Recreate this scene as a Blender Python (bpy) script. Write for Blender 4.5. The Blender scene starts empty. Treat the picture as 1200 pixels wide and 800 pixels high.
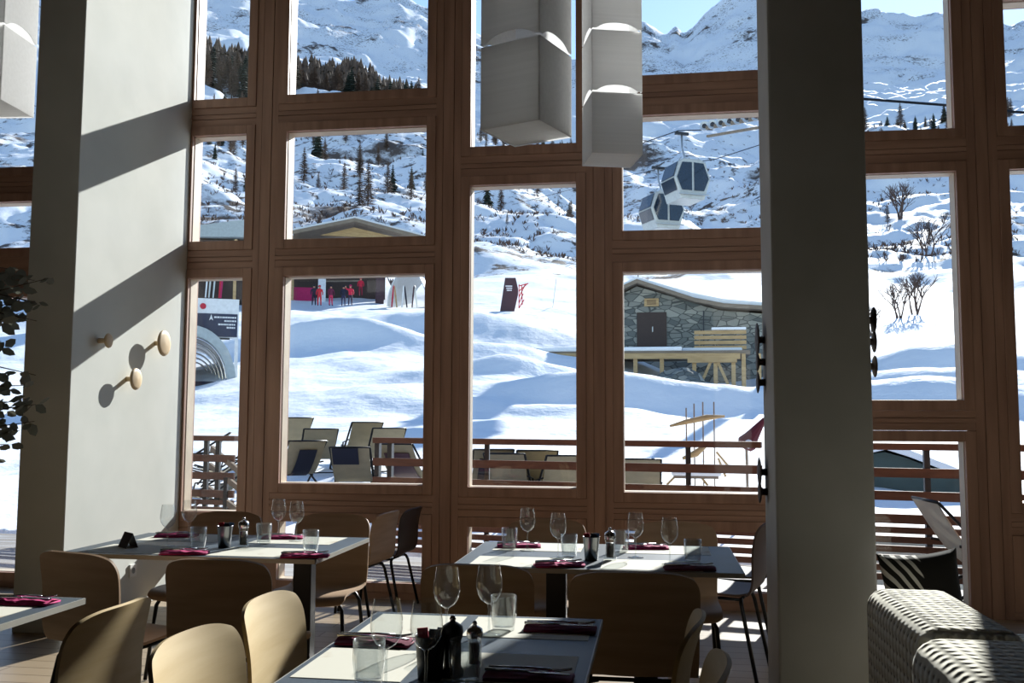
import bpy, bmesh, math, random
import numpy as np
from mathutils import Vector, Matrix
random.seed(7)
PI = math.pi
S = bpy.context.scene
COL = S.collection
# ------------------------------------------------------------------ camera
F, PITCH, YAW, ROLL, EYE = 1120.24, 0.0830048, 0.1484244, 0.0039943, 1.35
def cam_axes():
    cy, sy = math.cos(YAW), math.sin(YAW)
    f = Vector((-sy*math.cos(PITCH), cy*math.cos(PITCH), math.sin(PITCH)))
    r = Vector((cy, sy, 0)); u = r.cross(f)
    c, s = math.cos(ROLL), math.sin(ROLL)
    return c*r+s*u, -s*r+c*u, f
CR, CU, CF = cam_axes()
def ray(x, y): return CR*((x-600)/F) + CU*((400-y)/F) + CF
def at_y(x, y, Y): d = ray(x, y); return d*(Y/d.y)+Vector((0, 0, EYE))
def at_z(x, y, z): d = ray(x, y); return d*((z-EYE)/d.z)+Vector((0, 0, EYE))
def at_r(x, y, r):
    d = ray(x, y); h = math.hypot(d.x, d.y); return d*(r/h)+Vector((0, 0, EYE))
cam = bpy.data.cameras.new('camera'); camo = bpy.data.objects.new('camera', cam); COL.objects.link(camo)
cam.sensor_width = 36; cam.lens = F/1200*36; cam.clip_end = 12000; cam.clip_start = .05
camo.matrix_world = Matrix(((CR.x, CU.x, -CF.x, 0), (CR.y, CU.y, -CF.y, 0), (CR.z, CU.z, -CF.z, EYE), (0, 0, 0, 1)))
S.camera = camo
# ------------------------------------------------------------------ materials
def rgb(h):
    v = [int(h[i:i+2], 16)/255 for i in (0, 2, 4)]
    return tuple(c/12.92 if c <= .04045 else ((c+.055)/1.055)**2.4 for c in v)+(1,)
def mat(name, col, rough=.6, metal=0, spec=.5, bump=None, noise=None, coat=0, trans=0):
    """noise=(scale(3), colour2, lo, hi); bump=(scale(3), strength, dist)"""
    m = bpy.data.materials.new(name); m.use_nodes = True; nt = m.node_tree; N = nt.nodes; L = nt.links
    b = N['Principled BSDF']; c = rgb(col)
    b.inputs['Base Color'].default_value = c; b.inputs['Roughness'].default_value = rough
    b.inputs['Metallic'].default_value = metal; b.inputs['Specular IOR Level'].default_value = spec
    b.inputs['Coat Weight'].default_value = coat
    tc = N.new('ShaderNodeTexCoord')
    def nz(sc, detail=4):
        mp = N.new('ShaderNodeMapping'); mp.inputs['Scale'].default_value = sc
        L.new(tc.outputs['Object'], mp.inputs[0])
        t = N.new('ShaderNodeTexNoise'); t.inputs['Scale'].default_value = 1; t.inputs['Detail'].default_value = detail
        L.new(mp.outputs[0], t.inputs[0]); return t
    if noise is None: noise = ((6, 6, 6), None, .35, .65)
    sc, c2, lo, hi = noise
    c2 = rgb(c2) if c2 else tuple(x*.86 for x in c[:3])+(1,)
    t = nz(sc); r = N.new('ShaderNodeValToRGB')
    r.color_ramp.elements[0].position = lo; r.color_ramp.elements[0].color = c
    r.color_ramp.elements[1].position = hi; r.color_ramp.elements[1].color = c2
    L.new(t.outputs['Fac'], r.inputs[0]); L.new(r.outputs[0], b.inputs['Base Color'])
    if bump:
        t2 = nz(bump[0], 3); bp = N.new('ShaderNodeBump'); bp.inputs['Strength'].default_value = bump[1]
        bp.inputs['Distance'].default_value = bump[2]
        L.new(t2.outputs['Fac'], bp.inputs['Height']); L.new(bp.outputs[0], b.inputs['Normal'])
    if trans:
        tr = N.new('ShaderNodeBsdfTranslucent'); L.new(r.outputs[0], tr.inputs[0]); mx = N.new('ShaderNodeMixShader')
        mx.inputs[0].default_value = trans; o = N['Material Output']
        L.new(b.outputs[0], mx.inputs[1]); L.new(tr.outputs[0], mx.inputs[2]); L.new(mx.outputs[0], o.inputs[0])
    return m
def glass(name, tint=(1, 1, 1), refl=.9, base=.02, rough=0.0, milky=0.0):
    m = bpy.data.materials.new(name); m.use_nodes = True; nt = m.node_tree; N = nt.nodes; L = nt.links
    for n in list(N): N.remove(n)
    o = N.new('ShaderNodeOutputMaterial'); t = N.new('ShaderNodeBsdfTransparent'); t.inputs[0].default_value = tint+(1,)
    g = N.new('ShaderNodeBsdfGlossy'); g.inputs['Roughness'].default_value = rough
    lw = N.new('ShaderNodeLayerWeight'); lw.inputs[0].default_value = .5
    pw = N.new('ShaderNodeMath'); pw.operation = 'POWER'; pw.inputs[1].default_value = 3.5; L.new(lw.outputs['Facing'], pw.inputs[0])
    ma = N.new('ShaderNodeMath'); ma.operation = 'MULTIPLY_ADD'; ma.inputs[1].default_value = refl; ma.inputs[2].default_value = base
    mx = N.new('ShaderNodeMixShader'); L.new(pw.outputs[0], ma.inputs[0]); L.new(ma.outputs[0], mx.inputs[0])
    L.new(t.outputs[0], mx.inputs[1]); L.new(g.outputs[0], mx.inputs[2]); last = mx
    if milky:
        d = N.new('ShaderNodeBsdfDiffuse'); d.inputs[0].default_value = (.8, .82, .85, 1); m2 = N.new('ShaderNodeMixShader')
        m2.inputs[0].default_value = milky; L.new(mx.outputs[0], m2.inputs[1]); L.new(d.outputs[0], m2.inputs[2]); last = m2
    L.new(last.outputs[0], o.inputs[0]); return m
M = {}
M['timber_v'] = mat('timber_v', 'b58f7a', .55, noise=((14, 14, 1.1), '94705f', .3, .72), bump=((60, 60, 4), .15, .002))
M['timber_h'] = mat('timber_h', 'b58f7a', .55, noise=((1.1, 14, 14), '94705f', .3, .72), bump=((4, 60, 60), .15, .002))
M['pane'] = glass('window_glass', (.97, .985, .98), .6, .02)
M['plaster'] = mat('white_plaster', 'd6d8d2', .8, noise=((2, 2, 2), 'cbcec8', .35, .7), bump=((3, 3, 3), .25, .01))
M['pillar'] = mat('grey_pillar', 'b4b2ae', .8, noise=((3, 3, 3), 'aaa8a3', .35, .7))
M['wall'] = mat('inner_wall', '5c554c', .85)
M['ceil'] = mat('ceiling_boards', '6a5c4c', .9)
M['snow'] = None
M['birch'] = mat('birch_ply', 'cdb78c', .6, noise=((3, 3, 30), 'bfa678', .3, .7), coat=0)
M['shaded_birch'] = mat('shaded_birch_ply', 'b3967a', .55, noise=((3, 3, 30), 'a08468', .3, .7), coat=0)  # shaded copy of the birch shell, shade put into its colour
M['black_metal'] = mat('black_metal', '1b1b1d', .35, .6)
M['chrome'] = mat('chrome', 'c9c9cc', .18, 1)
M['steel'] = mat('brushed_steel', '9b9da0', .3, 1)
M['top'] = mat('slate_laminate', '46525e', .45, 0, .3, noise=((9, 9, 9), '424d56', .3, .7))
M['edge'] = mat('table_edge', 'a8a59c', .4)
M['paper'] = mat('placemat_paper', 'cfcdc0', .8, noise=((7, 7, 7), 'b8ad98', .62, .72))
M['pink'] = mat('pink_napkin', 'c92f78', .8)
M['wine'] = mat('plum_napkin', '7a1540', .8)
M['wglass'] = glass('wine_glass', (.96, .98, .985), .9, .09, .03, .035)
M['shade'] = mat('paper_shade', 'f6f6f6', .8, noise=((1, 60, 60), 'efefef', .3, .7), trans=.66)
M['peg'] = mat('peg_wood', 'd8bd94', .5)
M['white'] = mat('white_plastic', 'e8e8e4', .4)
M['black'] = mat('black_plastic', '121214', .4)
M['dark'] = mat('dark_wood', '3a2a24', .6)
M['rail'] = mat('railing_wood', '6a4a3c', .7, noise=((2, 20, 20), '543a30', .3, .7))
M['railm'] = mat('railing_metal', '3c3f45', .5, .5)
M['deck'] = mat('deck_boards', '86807a', .8, noise=((.8, 12, 12), 'a6a7a8', .45, .62))
M['canvas'] = mat('olive_canvas', '9c9176', .85, trans=.15)
M['cream'] = mat('cream_canvas', 'd6d4cc', .8, trans=.2)
M['navy'] = mat('navy_cloth', '171b2e', .9)
M['red'] = mat('red_cloth', 'c22740', .8)
M['magenta'] = mat('magenta_cloth', 'b3245e', .8)
M['maroon'] = mat('maroon_cloth', '5a1a2a', .8)
M['suit'] = mat('dark_suit', '20202c', .8)
M['skin'] = mat('skin', 'c99378', .6)
M['plant'] = mat('plant_leaf', '77796c', .5, trans=.35)
M['bark'] = mat('bark', '4a3a30', .9)
M['spruce'] = mat('spruce_needles', '26332c', .95, noise=((1, 1, 1), '35402f', .3, .7))
M['larch'] = mat('larch_twigs', '6a5648', .95, noise=((1, 1, 1), '564a40', .3, .7))
M['shrub'] = mat('shrub_twigs', '5c4a42', .95)
M['board'] = mat('grey_boards', '8f8272', .8, noise=((1.5, 9, 9), '776a5c', .3, .7))
M['plank'] = mat('pale_planks', 'c2a578', .8, noise=((1.5, 9, 9), 'a98c62', .3, .7))
M['tin'] = mat('galvanised', 'b9bdc0', .35, .7)
M['gondola'] = mat('gondola_body', 'c4c9c8', .4, .2)
M['gwin'] = mat('gondola_window', '1d2a3a', .1, 0, .8)
M['signnavy'] = mat('sign_navy', '232c48', .5)
M['signwhite'] = mat('sign_white', 'e9ebec', .5)
M['netting'] = mat('net_orange', 'd84a4a', .8)
M['brownboard'] = mat('brown_board', '4a3038', .6)
M['tarp'] = mat('green_tarp', '3e5250', .6, noise=((2, 2, 2), '2f4140', .3, .7))
M['greytop'] = mat('grey_cover', 'a9b4b6', .6)
M['tunnel'] = mat('tunnel_skin', 'bfc6cc', .3, .2, trans=.2)

def snow_mat(name, rocky):
    m = bpy.data.materials.new(name); m.use_nodes = True; nt = m.node_tree; N = nt.nodes; L = nt.links
    b = N['Principled BSDF']; b.inputs['Roughness'].default_value = .75; b.inputs['Specular IOR Level'].default_value = .2
    snow = (.86, .89, .93, 1); b.inputs['Base Color'].default_value = snow
    tc = N.new('ShaderNodeTexCoord')
    def nz(sc, det, ro=.6):
        t = N.new('ShaderNodeTexNoise'); t.inputs['Scale'].default_value = sc; t.inputs['Detail'].default_value = det
        t.inputs['Roughness'].default_value = ro; L.new(tc.outputs['Object'], t.inputs[0]); return t
    bp = N.new('ShaderNodeBump'); bp.inputs['Strength'].default_value = .35; bp.inputs['Distance'].default_value = .25
    L.new(nz(1.3, 6).outputs['Fac'], bp.inputs['Height']); L.new(bp.outputs[0], b.inputs['Normal'])
    if rocky:
        # scrub and rock come through the snow: a vertex weight says where, noise gives the pattern
        at = N.new('ShaderNodeAttribute'); at.attribute_name = 'scrub'
        def patch(sc, det, off, gain):
            t = nz(sc, det, .7); a = N.new('ShaderNodeMath'); a.operation = 'ADD'; L.new(t.outputs['Fac'], a.inputs[0])
            s = N.new('ShaderNodeMath'); s.operation = 'MULTIPLY'; s.inputs[1].default_value = gain
            L.new(at.outputs['Fac'], s.inputs[0]); L.new(s.outputs[0], a.inputs[1])
            r = N.new('ShaderNodeMapRange'); r.inputs[1].default_value = off; r.inputs[2].default_value = off+.06
            L.new(a.outputs[0], r.inputs[0]); return r
        r1 = patch(.16, 8, .74, .22); r2 = patch(.012, 9, .76, .22)
        mxm = N.new('ShaderNodeMath'); mxm.operation = 'MAXIMUM'; L.new(r1.outputs[0], mxm.inputs[0]); L.new(r2.outputs[0], mxm.inputs[1])
        mx = N.new('ShaderNodeMixRGB'); mx.inputs[1].default_value = snow
        mx.inputs[2].default_value = rgb('5d524c'); L.new(mxm.outputs[0], mx.inputs[0]); L.new(mx.outputs[0], b.inputs['Base Color'])
    return m
M['snow'] = snow_mat('snow', False); M['slope'] = snow_mat('mountain_snow', True)

def floor_mat():
    m = bpy.data.materials.new('oak_planks'); m.use_nodes = True; nt = m.node_tree; N = nt.nodes; L = nt.links
    b = N['Principled BSDF']; b.inputs['Roughness'].default_value = .38
    tc = N.new('ShaderNodeTexCoord'); br = N.new('ShaderNodeTexBrick'); br.inputs['Scale'].default_value = 1
    br.inputs['Color1'].default_value = rgb('a3917a'); br.inputs['Color2'].default_value = rgb('92816a'); br.inputs['Mortar'].default_value = rgb('5d4c38')
    br.inputs['Brick Width'].default_value = 1.4; br.inputs['Row Height'].default_value = .14; br.inputs['Mortar Size'].default_value = .004
    L.new(tc.outputs['Object'], br.inputs[0]); L.new(br.outputs[0], b.inputs['Base Color']); return m
M['floor'] = floor_mat(); M['carpet'] = mat('bounce_absorbing_floor', '2c2a2a', .95)  # second one is for an unseen floor zone added to dim the room
def knit_mat():
    m = bpy.data.materials.new('cream_knit'); m.use_nodes = True; nt = m.node_tree; N = nt.nodes; L = nt.links
    b = N['Principled BSDF']; b.inputs['Roughness'].default_value = .95; b.inputs['Base Color'].default_value = rgb('c9c6b8')
    tc = N.new('ShaderNodeTexCoord'); hs = []
    for ax, sc in (('X', 26), ('Y', 22), ('Z', 22)):
        w = N.new('ShaderNodeTexWave'); w.bands_direction = ax; w.inputs['Scale'].default_value = sc/3.1; w.inputs['Distortion'].default_value = 1.2
        w.inputs['Detail'].default_value = 1; L.new(tc.outputs['Object'], w.inputs[0]); hs.append(w)
    a = N.new('ShaderNodeMath'); a.operation = 'MULTIPLY'; L.new(hs[0].outputs['Fac'], a.inputs[0]); L.new(hs[1].outputs['Fac'], a.inputs[1])
    a2 = N.new('ShaderNodeMath'); a2.operation = 'ADD'; L.new(a.outputs[0], a2.inputs[0]); L.new(hs[2].outputs['Fac'], a2.inputs[1])
    r = N.new('ShaderNodeValToRGB'); r.color_ramp.elements[0].color = rgb('6b675c'); r.color_ramp.elements[1].color = rgb('cfccbe')
    r.color_ramp.elements[0].position = .02; r.color_ramp.elements[1].position = .3
    L.new(a2.outputs[0], r.inputs[0]); L.new(r.outputs[0], b.inputs['Base Color'])
    bp = N.new('ShaderNodeBump'); bp.inputs['Strength'].default_value = .8; bp.inputs['Distance'].default_value = .01
    L.new(a2.outputs[0], bp.inputs['Height']); L.new(bp.outputs[0], b.inputs['Normal']); return m
M['knit'] = knit_mat()
def zebra_mat():
    m = bpy.data.materials.new('zebra_plush'); m.use_nodes = True; nt = m.node_tree; N = nt.nodes; L = nt.links
    b = N['Principled BSDF']; b.inputs['Roughness'].default_value = .95
    tc = N.new('ShaderNodeTexCoord'); mp = N.new('ShaderNodeMapping'); mp.inputs['Rotation'].default_value = (0, .6, 0)
    L.new(tc.outputs['Object'], mp.inputs[0]); w = N.new('ShaderNodeTexWave'); w.inputs['Scale'].default_value = 9; w.inputs['Distortion'].default_value = 3
    w.inputs['Detail Scale'].default_value = .6; L.new(mp.outputs[0], w.inputs[0])
    sx = N.new('ShaderNodeSeparateXYZ'); L.new(tc.outputs['Object'], sx.inputs[0])
    g = N.new('ShaderNodeMapRange'); g.inputs[1].default_value = -.02; g.inputs[2].default_value = .04; g.inputs[3].default_value = 1; g.inputs[4].default_value = 0
    L.new(sx.outputs[0], g.inputs[0]); mu = N.new('ShaderNodeMath'); mu.operation = 'MULTIPLY'
    L.new(w.outputs['Fac'], mu.inputs[0]); L.new(g.outputs[0], mu.inputs[1])
    r = N.new('ShaderNodeValToRGB'); r.color_ramp.elements[0].position = .55; r.color_ramp.elements[1].position = .65
    r.color_ramp.elements[0].color = rgb('1c1a18'); r.color_ramp.elements[1].color = rgb('d8d6d0')
    L.new(mu.outputs[0], r.inputs[0]); L.new(r.outputs[0], b.inputs['Base Color']); return m
M['zebra'] = zebra_mat()
def stone_mat():
    m = bpy.data.materials.new('rubble_stone'); m.use_nodes = True; nt = m.node_tree; N = nt.nodes; L = nt.links
    b = N['Principled BSDF']; b.inputs['Roughness'].default_value = .9
    tc = N.new('ShaderNodeTexCoord'); mp = N.new('ShaderNodeMapping'); mp.inputs['Scale'].default_value = (1.7, 1.7, 3.6); L.new(tc.outputs['Object'], mp.inputs[0])
    v = N.new('ShaderNodeTexVoronoi'); v.inputs['Scale'].default_value = 1; L.new(mp.outputs[0], v.inputs[0])
    v2 = N.new('ShaderNodeTexVoronoi'); v2.feature = 'DISTANCE_TO_EDGE'; v2.inputs['Scale'].default_value = 1; L.new(mp.outputs[0], v2.inputs[0])
    sp = N.new('ShaderNodeSeparateColor'); L.new(v.outputs['Color'], sp.inputs[0]); r = N.new('ShaderNodeValToRGB')
    r.color_ramp.elements[0].color = rgb('5b605e'); r.color_ramp.elements[1].color = rgb('9a9a90'); L.new(sp.outputs[0], r.inputs[0])
    r2 = N.new('ShaderNodeMapRange'); r2.inputs[1].default_value = .02; r2.inputs[2].default_value = .07; L.new(v2.outputs['Distance'], r2.inputs[0])
    mx = N.new('ShaderNodeMixRGB'); mx.inputs[1].default_value = rgb('474a48'); L.new(r2.outputs[0], mx.inputs[0]); L.new(r.outputs[0], mx.inputs[2])
    L.new(mx.outputs[0], b.inputs['Base Color']); return m
M['stone'] = stone_mat()
M['sunlit_jamb'] = mat('sunlit_jamb_strip', 'd9c8b2', .5)
M['bluep'] = mat('blue_paper', '3f6fa8', .6)

# ------------------------------------------------------------------ mesh helpers
class MB:
    def __init__(s): s.b = bmesh.new()
    def box(s, x0, x1, y0, y1, z0, z1, mtx=None):
        vs = [s.b.verts.new((x, y, z)) for x in (x0, x1) for y in (y0, y1) for z in (z0, z1)]
        if mtx is not None:
            for v in vs: v.co = mtx @ v.co
        for f in ((0, 1, 3, 2), (4, 6, 7, 5), (0, 4, 5, 1), (2, 3, 7, 6), (0, 2, 6, 4), (1, 5, 7, 3)): s.b.faces.new([vs[i] for i in f])
        return s
    def beam(s, a, b, w, h=None, up=(0, 0, 1)):
        a, b = Vector(a), Vector(b); h = h or w; d = (b-a); L = d.length; d.normalize(); up = Vector(up)
        if abs(d.dot(up)) > .98: up = Vector((0, 1, 0))
        sx = d.cross(up).normalized(); sz = sx.cross(d)
        m = Matrix((sx, d, sz)).transposed().to_4x4(); m.translation = a
        return s.box(-w/2, w/2, 0, L, -h/2, h/2, m)
    def tube(s, pts, r, n=8, cap=True, closed=False):
        pts = [Vector(p) for p in pts]; rs = r if isinstance(r, (list, tuple)) else [r]*len(pts); rings = []; prev = None
        for i, p in enumerate(pts):
            d = (pts[min(i+1, len(pts)-1)]-pts[max(i-1, 0)])
            if closed: d = pts[(i+1) % len(pts)]-pts[i-1]
            d.normalize()
            if prev is None: u = d.orthogonal().normalized()
            else: u = (prev-d*prev.dot(d)).normalized()
            prev = u; w = d.cross(u)
            rings.append([s.b.verts.new(p+(u*math.cos(2*PI*k/n)+w*math.sin(2*PI*k/n))*rs[i]) for k in range(n)])
        R = list(zip(rings, rings[1:]))+([(rings[-1], rings[0])] if closed else [])
        for A, B in R:
            for k in range(n): s.b.faces.new((A[k], A[(k+1) % n], B[(k+1) % n], B[k]))
        if cap and not closed: s.b.faces.new(rings[0][::-1]); s.b.faces.new(rings[-1])
        return s
    def lathe(s, prof, n=24, o=(0, 0, 0), axis='z', mtx=None):
        rings = []
        for r, z in prof:
            ring = []
            for k in range(n):
                a = 2*PI*k/n; r_ = max(r, 1e-5)
                v = Vector((r_*math.cos(a), r_*math.sin(a), z))
                if axis == 'x': v = Vector((z, v.x, v.y))
                if mtx is not None: v = mtx @ v
                ring.append(s.b.verts.new(v+Vector(o)))
            rings.append(ring)
        for A, B in zip(rings, rings[1:]):
            for k in range(n): s.b.faces.new((A[k], A[(k+1) % n], B[(k+1) % n], B[k]))
        return s
    def prism(s, pts, y0, y1, mtx=None):
        """pts: (x,z) outline extruded along y"""
        A = [s.b.verts.new((x, y0, z)) for x, z in pts]; B = [s.b.verts.new((x, y1, z)) for x, z in pts]
        if mtx is not None:
            for v in A+B: v.co = mtx @ v.co
        n = len(pts); s.b.faces.new(A); s.b.faces.new(B[::-1])
        for i in range(n): s.b.faces.new((A[i], B[i], B[(i+1) % n], A[(i+1) % n]))
        return s
    def grid(s, P):
        V = [[s.b.verts.new(p) for p in row] for row in P]
        for i in range(len(V)-1):
            for j in range(len(V[0])-1): s.b.faces.new((V[i][j], V[i][j+1], V[i+1][j+1], V[i+1][j]))
        return s
    def build(s, name, m, parent=None, smooth=False, bevel=0, solid=0, sub=0, kind=None):
        bmesh.ops.recalc_face_normals(s.b, faces=s.b.faces)
        if bevel: bmesh.ops.bevel(s.b, geom=[e for e in s.b.edges if len(e.link_faces) == 2 and e.calc_face_angle(0) > .5], offset=bevel, segments=2, profile=.6, affect='EDGES')
        me = bpy.data.meshes.new(name); s.b.to_mesh(me); s.b.free()
        for p in me.polygons: p.use_smooth = smooth
        o = bpy.data.objects.new(name, me); COL.objects.link(o); me.materials.append(m)
        if solid:
            md = o.modifiers.new('s', 'SOLIDIFY'); md.thickness = solid; md.offset = 0
            if smooth: md = o.modifiers.new('e', 'EDGE_SPLIT'); md.split_angle = .4
        if sub: md = o.modifiers.new('u', 'SUBSURF'); md.levels = sub; md.render_levels = sub
        if parent is not None: o.parent = parent
        if kind: o['kind'] = kind
        return o
def tag(o, label, cat, group=None, kind=None):
    o['label'] = label; o['category'] = cat
    if group: o['group'] = group
    if kind: o['kind'] = kind
    return o
def thing(name, label, cat, loc=(0, 0, 0), rz=0, group=None):
    o = bpy.data.objects.new(name, None); COL.objects.link(o); o.location = loc; o.rotation_euler = (0, 0, rz)
    o.empty_display_size = .1
    return tag(o, label, cat, group)
def kids(o): return [c for c in bpy.data.objects if c.parent == o]
KC = {}
def copy(o, loc=None, rz=None, label=None, group=None, parent=None, scale=None):
    c = o.copy(); COL.objects.link(c)
    if parent is not None: c.parent = parent
    if loc is not None: c.location = loc
    if rz is not None: c.rotation_euler = (0, 0, rz)
    if scale is not None: c.scale = (scale,)*3 if not isinstance(scale, tuple) else scale
    if label: c['label'] = label
    if group: c['group'] = group
    if o.name not in KC: KC[o.name] = kids(o)
    for k in KC[o.name]:
        d = k.copy(); COL.objects.link(d); d.parent = c
        if k.name not in KC: KC[k.name] = kids(k)
        for g in KC[k.name]: e = g.copy(); COL.objects.link(e); e.parent = d
    return c
class Kind:
    """first call places the original, later calls copies"""
    def __init__(s, root): s.o = root; s.used = False
    def put(s, loc, rz, label, group=None, scale=None):
        if not s.used:
            s.used = True; KC[s.o.name] = kids(s.o)
            for k in KC[s.o.name]: KC[k.name] = kids(k)
            s.o.location = loc; s.o.rotation_euler = (0, 0, rz); s.o['label'] = label
            if group: s.o['group'] = group
            if scale is not None: s.o.scale = (scale,)*3 if not isinstance(scale, tuple) else scale
            return s.o
        c = copy(s.o, loc, rz, label, group, None, scale if scale is not None else 1.0)
        if not group and 'group' in c: del c['group']
        return c

# ------------------------------------------------------------------ sky, sun
SUNV = Vector((-.285, -1, -.5)).normalized()
sl = bpy.data.lights.new('sun', 'SUN'); so = bpy.data.objects.new('sun', sl); COL.objects.link(so)
sl.energy = 9.8; sl.angle = .0093; sl.color = (1, .975, .935)
so.rotation_euler = SUNV.to_track_quat('-Z', 'Y').to_euler(); so.location = (3, 20, 12)
w = bpy.data.worlds.new('world'); S.world = w; w.use_nodes = True; nt = w.node_tree
bg = nt.nodes['Background']; sk = nt.nodes.new('ShaderNodeTexSky'); sk.sky_type = 'NISHITA'; sk.sun_disc = False
sk.sun_elevation = math.radians(25.4); sk.sun_rotation = math.atan2(.285, 1)   # clockwise from +Y
sk.altitude = 2000; sk.air_density = 1.0; sk.dust_density = .25; sk.ozone_density = 1.5
nt.links.new(sk.outputs[0], bg.inputs[0]); bg.inputs[1].default_value = .27
S.view_settings.view_transform = 'Standard'; S.view_settings.look = 'None'; S.view_settings.gamma = 1
S.view_settings.use_curve_mapping = False; S.view_settings.exposure = 0.0
S.cycles.use_denoising = True; S.cycles.max_bounces = 10; S.cycles.diffuse_bounces = 5; S.cycles.transparent_max_bounces = 24
S.cycles.glossy_bounces = 4; S.cycles.sample_clamp_indirect = 8; S.cycles.caustics_reflective = False; S.cycles.caustics_refractive = False

# ------------------------------------------------------------------ room shell
WY = 7.15; WD = .2; HC = 5.3; XL, XR, YB = -7.5, 5.2, -4.0
FX0 = -6.45; FX1 = 3.95
MB().box(XL, XR, 1.6, WY+WD, -.12, 0).build('floor', M['floor'], kind='structure')
MB().box(XL, XR, YB, 1.6, -.12, 0).build('floor', M['carpet'], kind='structure')  # unseen dark floor, added behind the camera to soak up sun bounce
MB().box(XL, XR, YB, WY+WD, HC, HC+.15).build('ceiling', M['ceil'], kind='structure')
MB().box(XL-.15, XL, YB, WY+WD, -.1, HC).build('wall_left', M['wall'], kind='structure')
MB().box(XR, XR+.15, YB, WY+WD, -.1, HC).build('wall_right', M['wall'], kind='structure')
MB().box(XL, XR, YB-.15, YB, -.1, HC).build('wall_back', M['wall'], kind='structure')
MB().box(-4.053, -3.72, 5.665, WY+WD, 0, HC).build('pillar_left', M['plaster'], kind='structure', bevel=.006)
MB().box(.525, .947, 4.4, 4.82, 0, HC).build('pillar_right', M['pillar'], kind='structure', bevel=.012)
TOP = 5.05
cols = [ # x0,x1, list of (z0,z1) openings
 (-6.3, -4.25, [(3.45, TOP), (3.155, 2.767), (.12, 2.355)]),
 (-3.70, -3.24, [(3.95, TOP), (2.78, 3.65), (.633, 2.482), (.12, .35)]),
 (-2.90, -1.752, [(3.957, TOP), (2.78, 3.656), (.862, 2.485), (.125, .570)]),
 (-1.40, -.581, [(3.47, TOP), (.853, 3.165), (.125, .557)]),
 (-.232, .92, [(3.973, TOP), (2.78, 3.663), (.832, 2.468), (.13, .56)]),
 (1.25, 2.155, [(3.47, TOP), (1.51, 3.155), (.085, 1.22)]),
 (2.515, 3.67, [(3.47, 4.40), (.80, 3.155), (.12, .50)])]
posts = [(XL, -6.3), (-4.25, -3.70), (-3.24, -2.90), (-1.752, -1.40), (-.581, -.232), (.92, 1.25), (2.155, 2.515), (3.67, XR)]
wn = 0; tn = 0
SW = .075   # sash width
for i, (x0, x1) in enumerate(posts):
    tn += 1; mb = MB()
    a = x0+(SW if i > 0 else 0)-.0; b = x1-(SW if i < len(posts)-1 else 0)
    if i == 1: mb.box(x0+SW, -4.055, WY, WY+WD, 0, HC); b = None
    elif i in (0, len(posts)-1): mb.box(a, b, WY, WY+WD, 0, HC)
    else:
        g = .012; t = (b-a)/2; c = (a+b)/2
        mb.box(a, b, WY+.012, WY+WD, 0, HC)
        mb.box(a, c-.045, WY, WY+.012, 0, HC); mb.box(c-.045+g*.4, c+.045-g*.4, WY-.004, WY+.012, 0, HC); mb.box(c+.045, b, WY, WY+.012, 0, HC)
    mb.build('trim_%d' % tn, M['timber_v'], kind='structure')
for x0, x1, ops in cols:
    ops = [tuple(sorted(o)) for o in ops]; ops.sort()
    zs = [0]+[v for o in ops for v in o]+[HC]
    for j in range(0, len(zs), 2):       # rails between openings
        za = zs[j]+(SW if j > 0 else 0); zb = zs[j+1]-(SW if j+2 < len(zs) else 0)
        if j == 0: zb = zs[1]-min(SW, zs[1]*.6)
        if zb-za < .01: continue
        tn += 1; mb = MB(); xa, xb = x0-SW, x1+SW
        if x0 == -3.70: xa = -3.718
        if zb-za > .1:
            c = (za+zb)/2; mb.box(xa, xb, WY+.012, WY+WD, za, zb); mb.box(xa, xb, WY+.002, WY+.012, za, c-.022); mb.box(xa, xb, WY-.002, WY+.012, c-.016, c+.016); mb.box(xa, xb, WY+.002, WY+.012, c+.022, zb)
        else: mb.box(xa, xb, WY, WY+WD, za, zb)
        mb.build('trim_%d' % tn, M['timber_h'], kind='structure')
    for z0, z1 in ops:
        wn += 1; xa, xb = x0-SW+.002, x1+SW-.002
        if x0 == -3.70: xa = -3.716
        sb = min(SW, z0*.6)-.002; st = SW-.002
        mb = MB(); y0, y1 = WY-.008, WY+WD-.03
        mb.box(xa, x0, y0, y1, z0-sb, z1+st); mb.box(x1, xb, y0, y1, z0-sb, z1+st)
        mb.box(x0, x1, y0, y1, z0-sb, z0); mb.box(x0, x1, y0, y1, z1, z1+st)
        o = mb.build('window_%d' % wn, M['timber_v'], kind='structure', bevel=.004)
        MB().box(x0-.01, x1+.01, WY+.145, WY+.153, z0-.01, z1+.01).build('pane', M['pane'], o)
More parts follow.
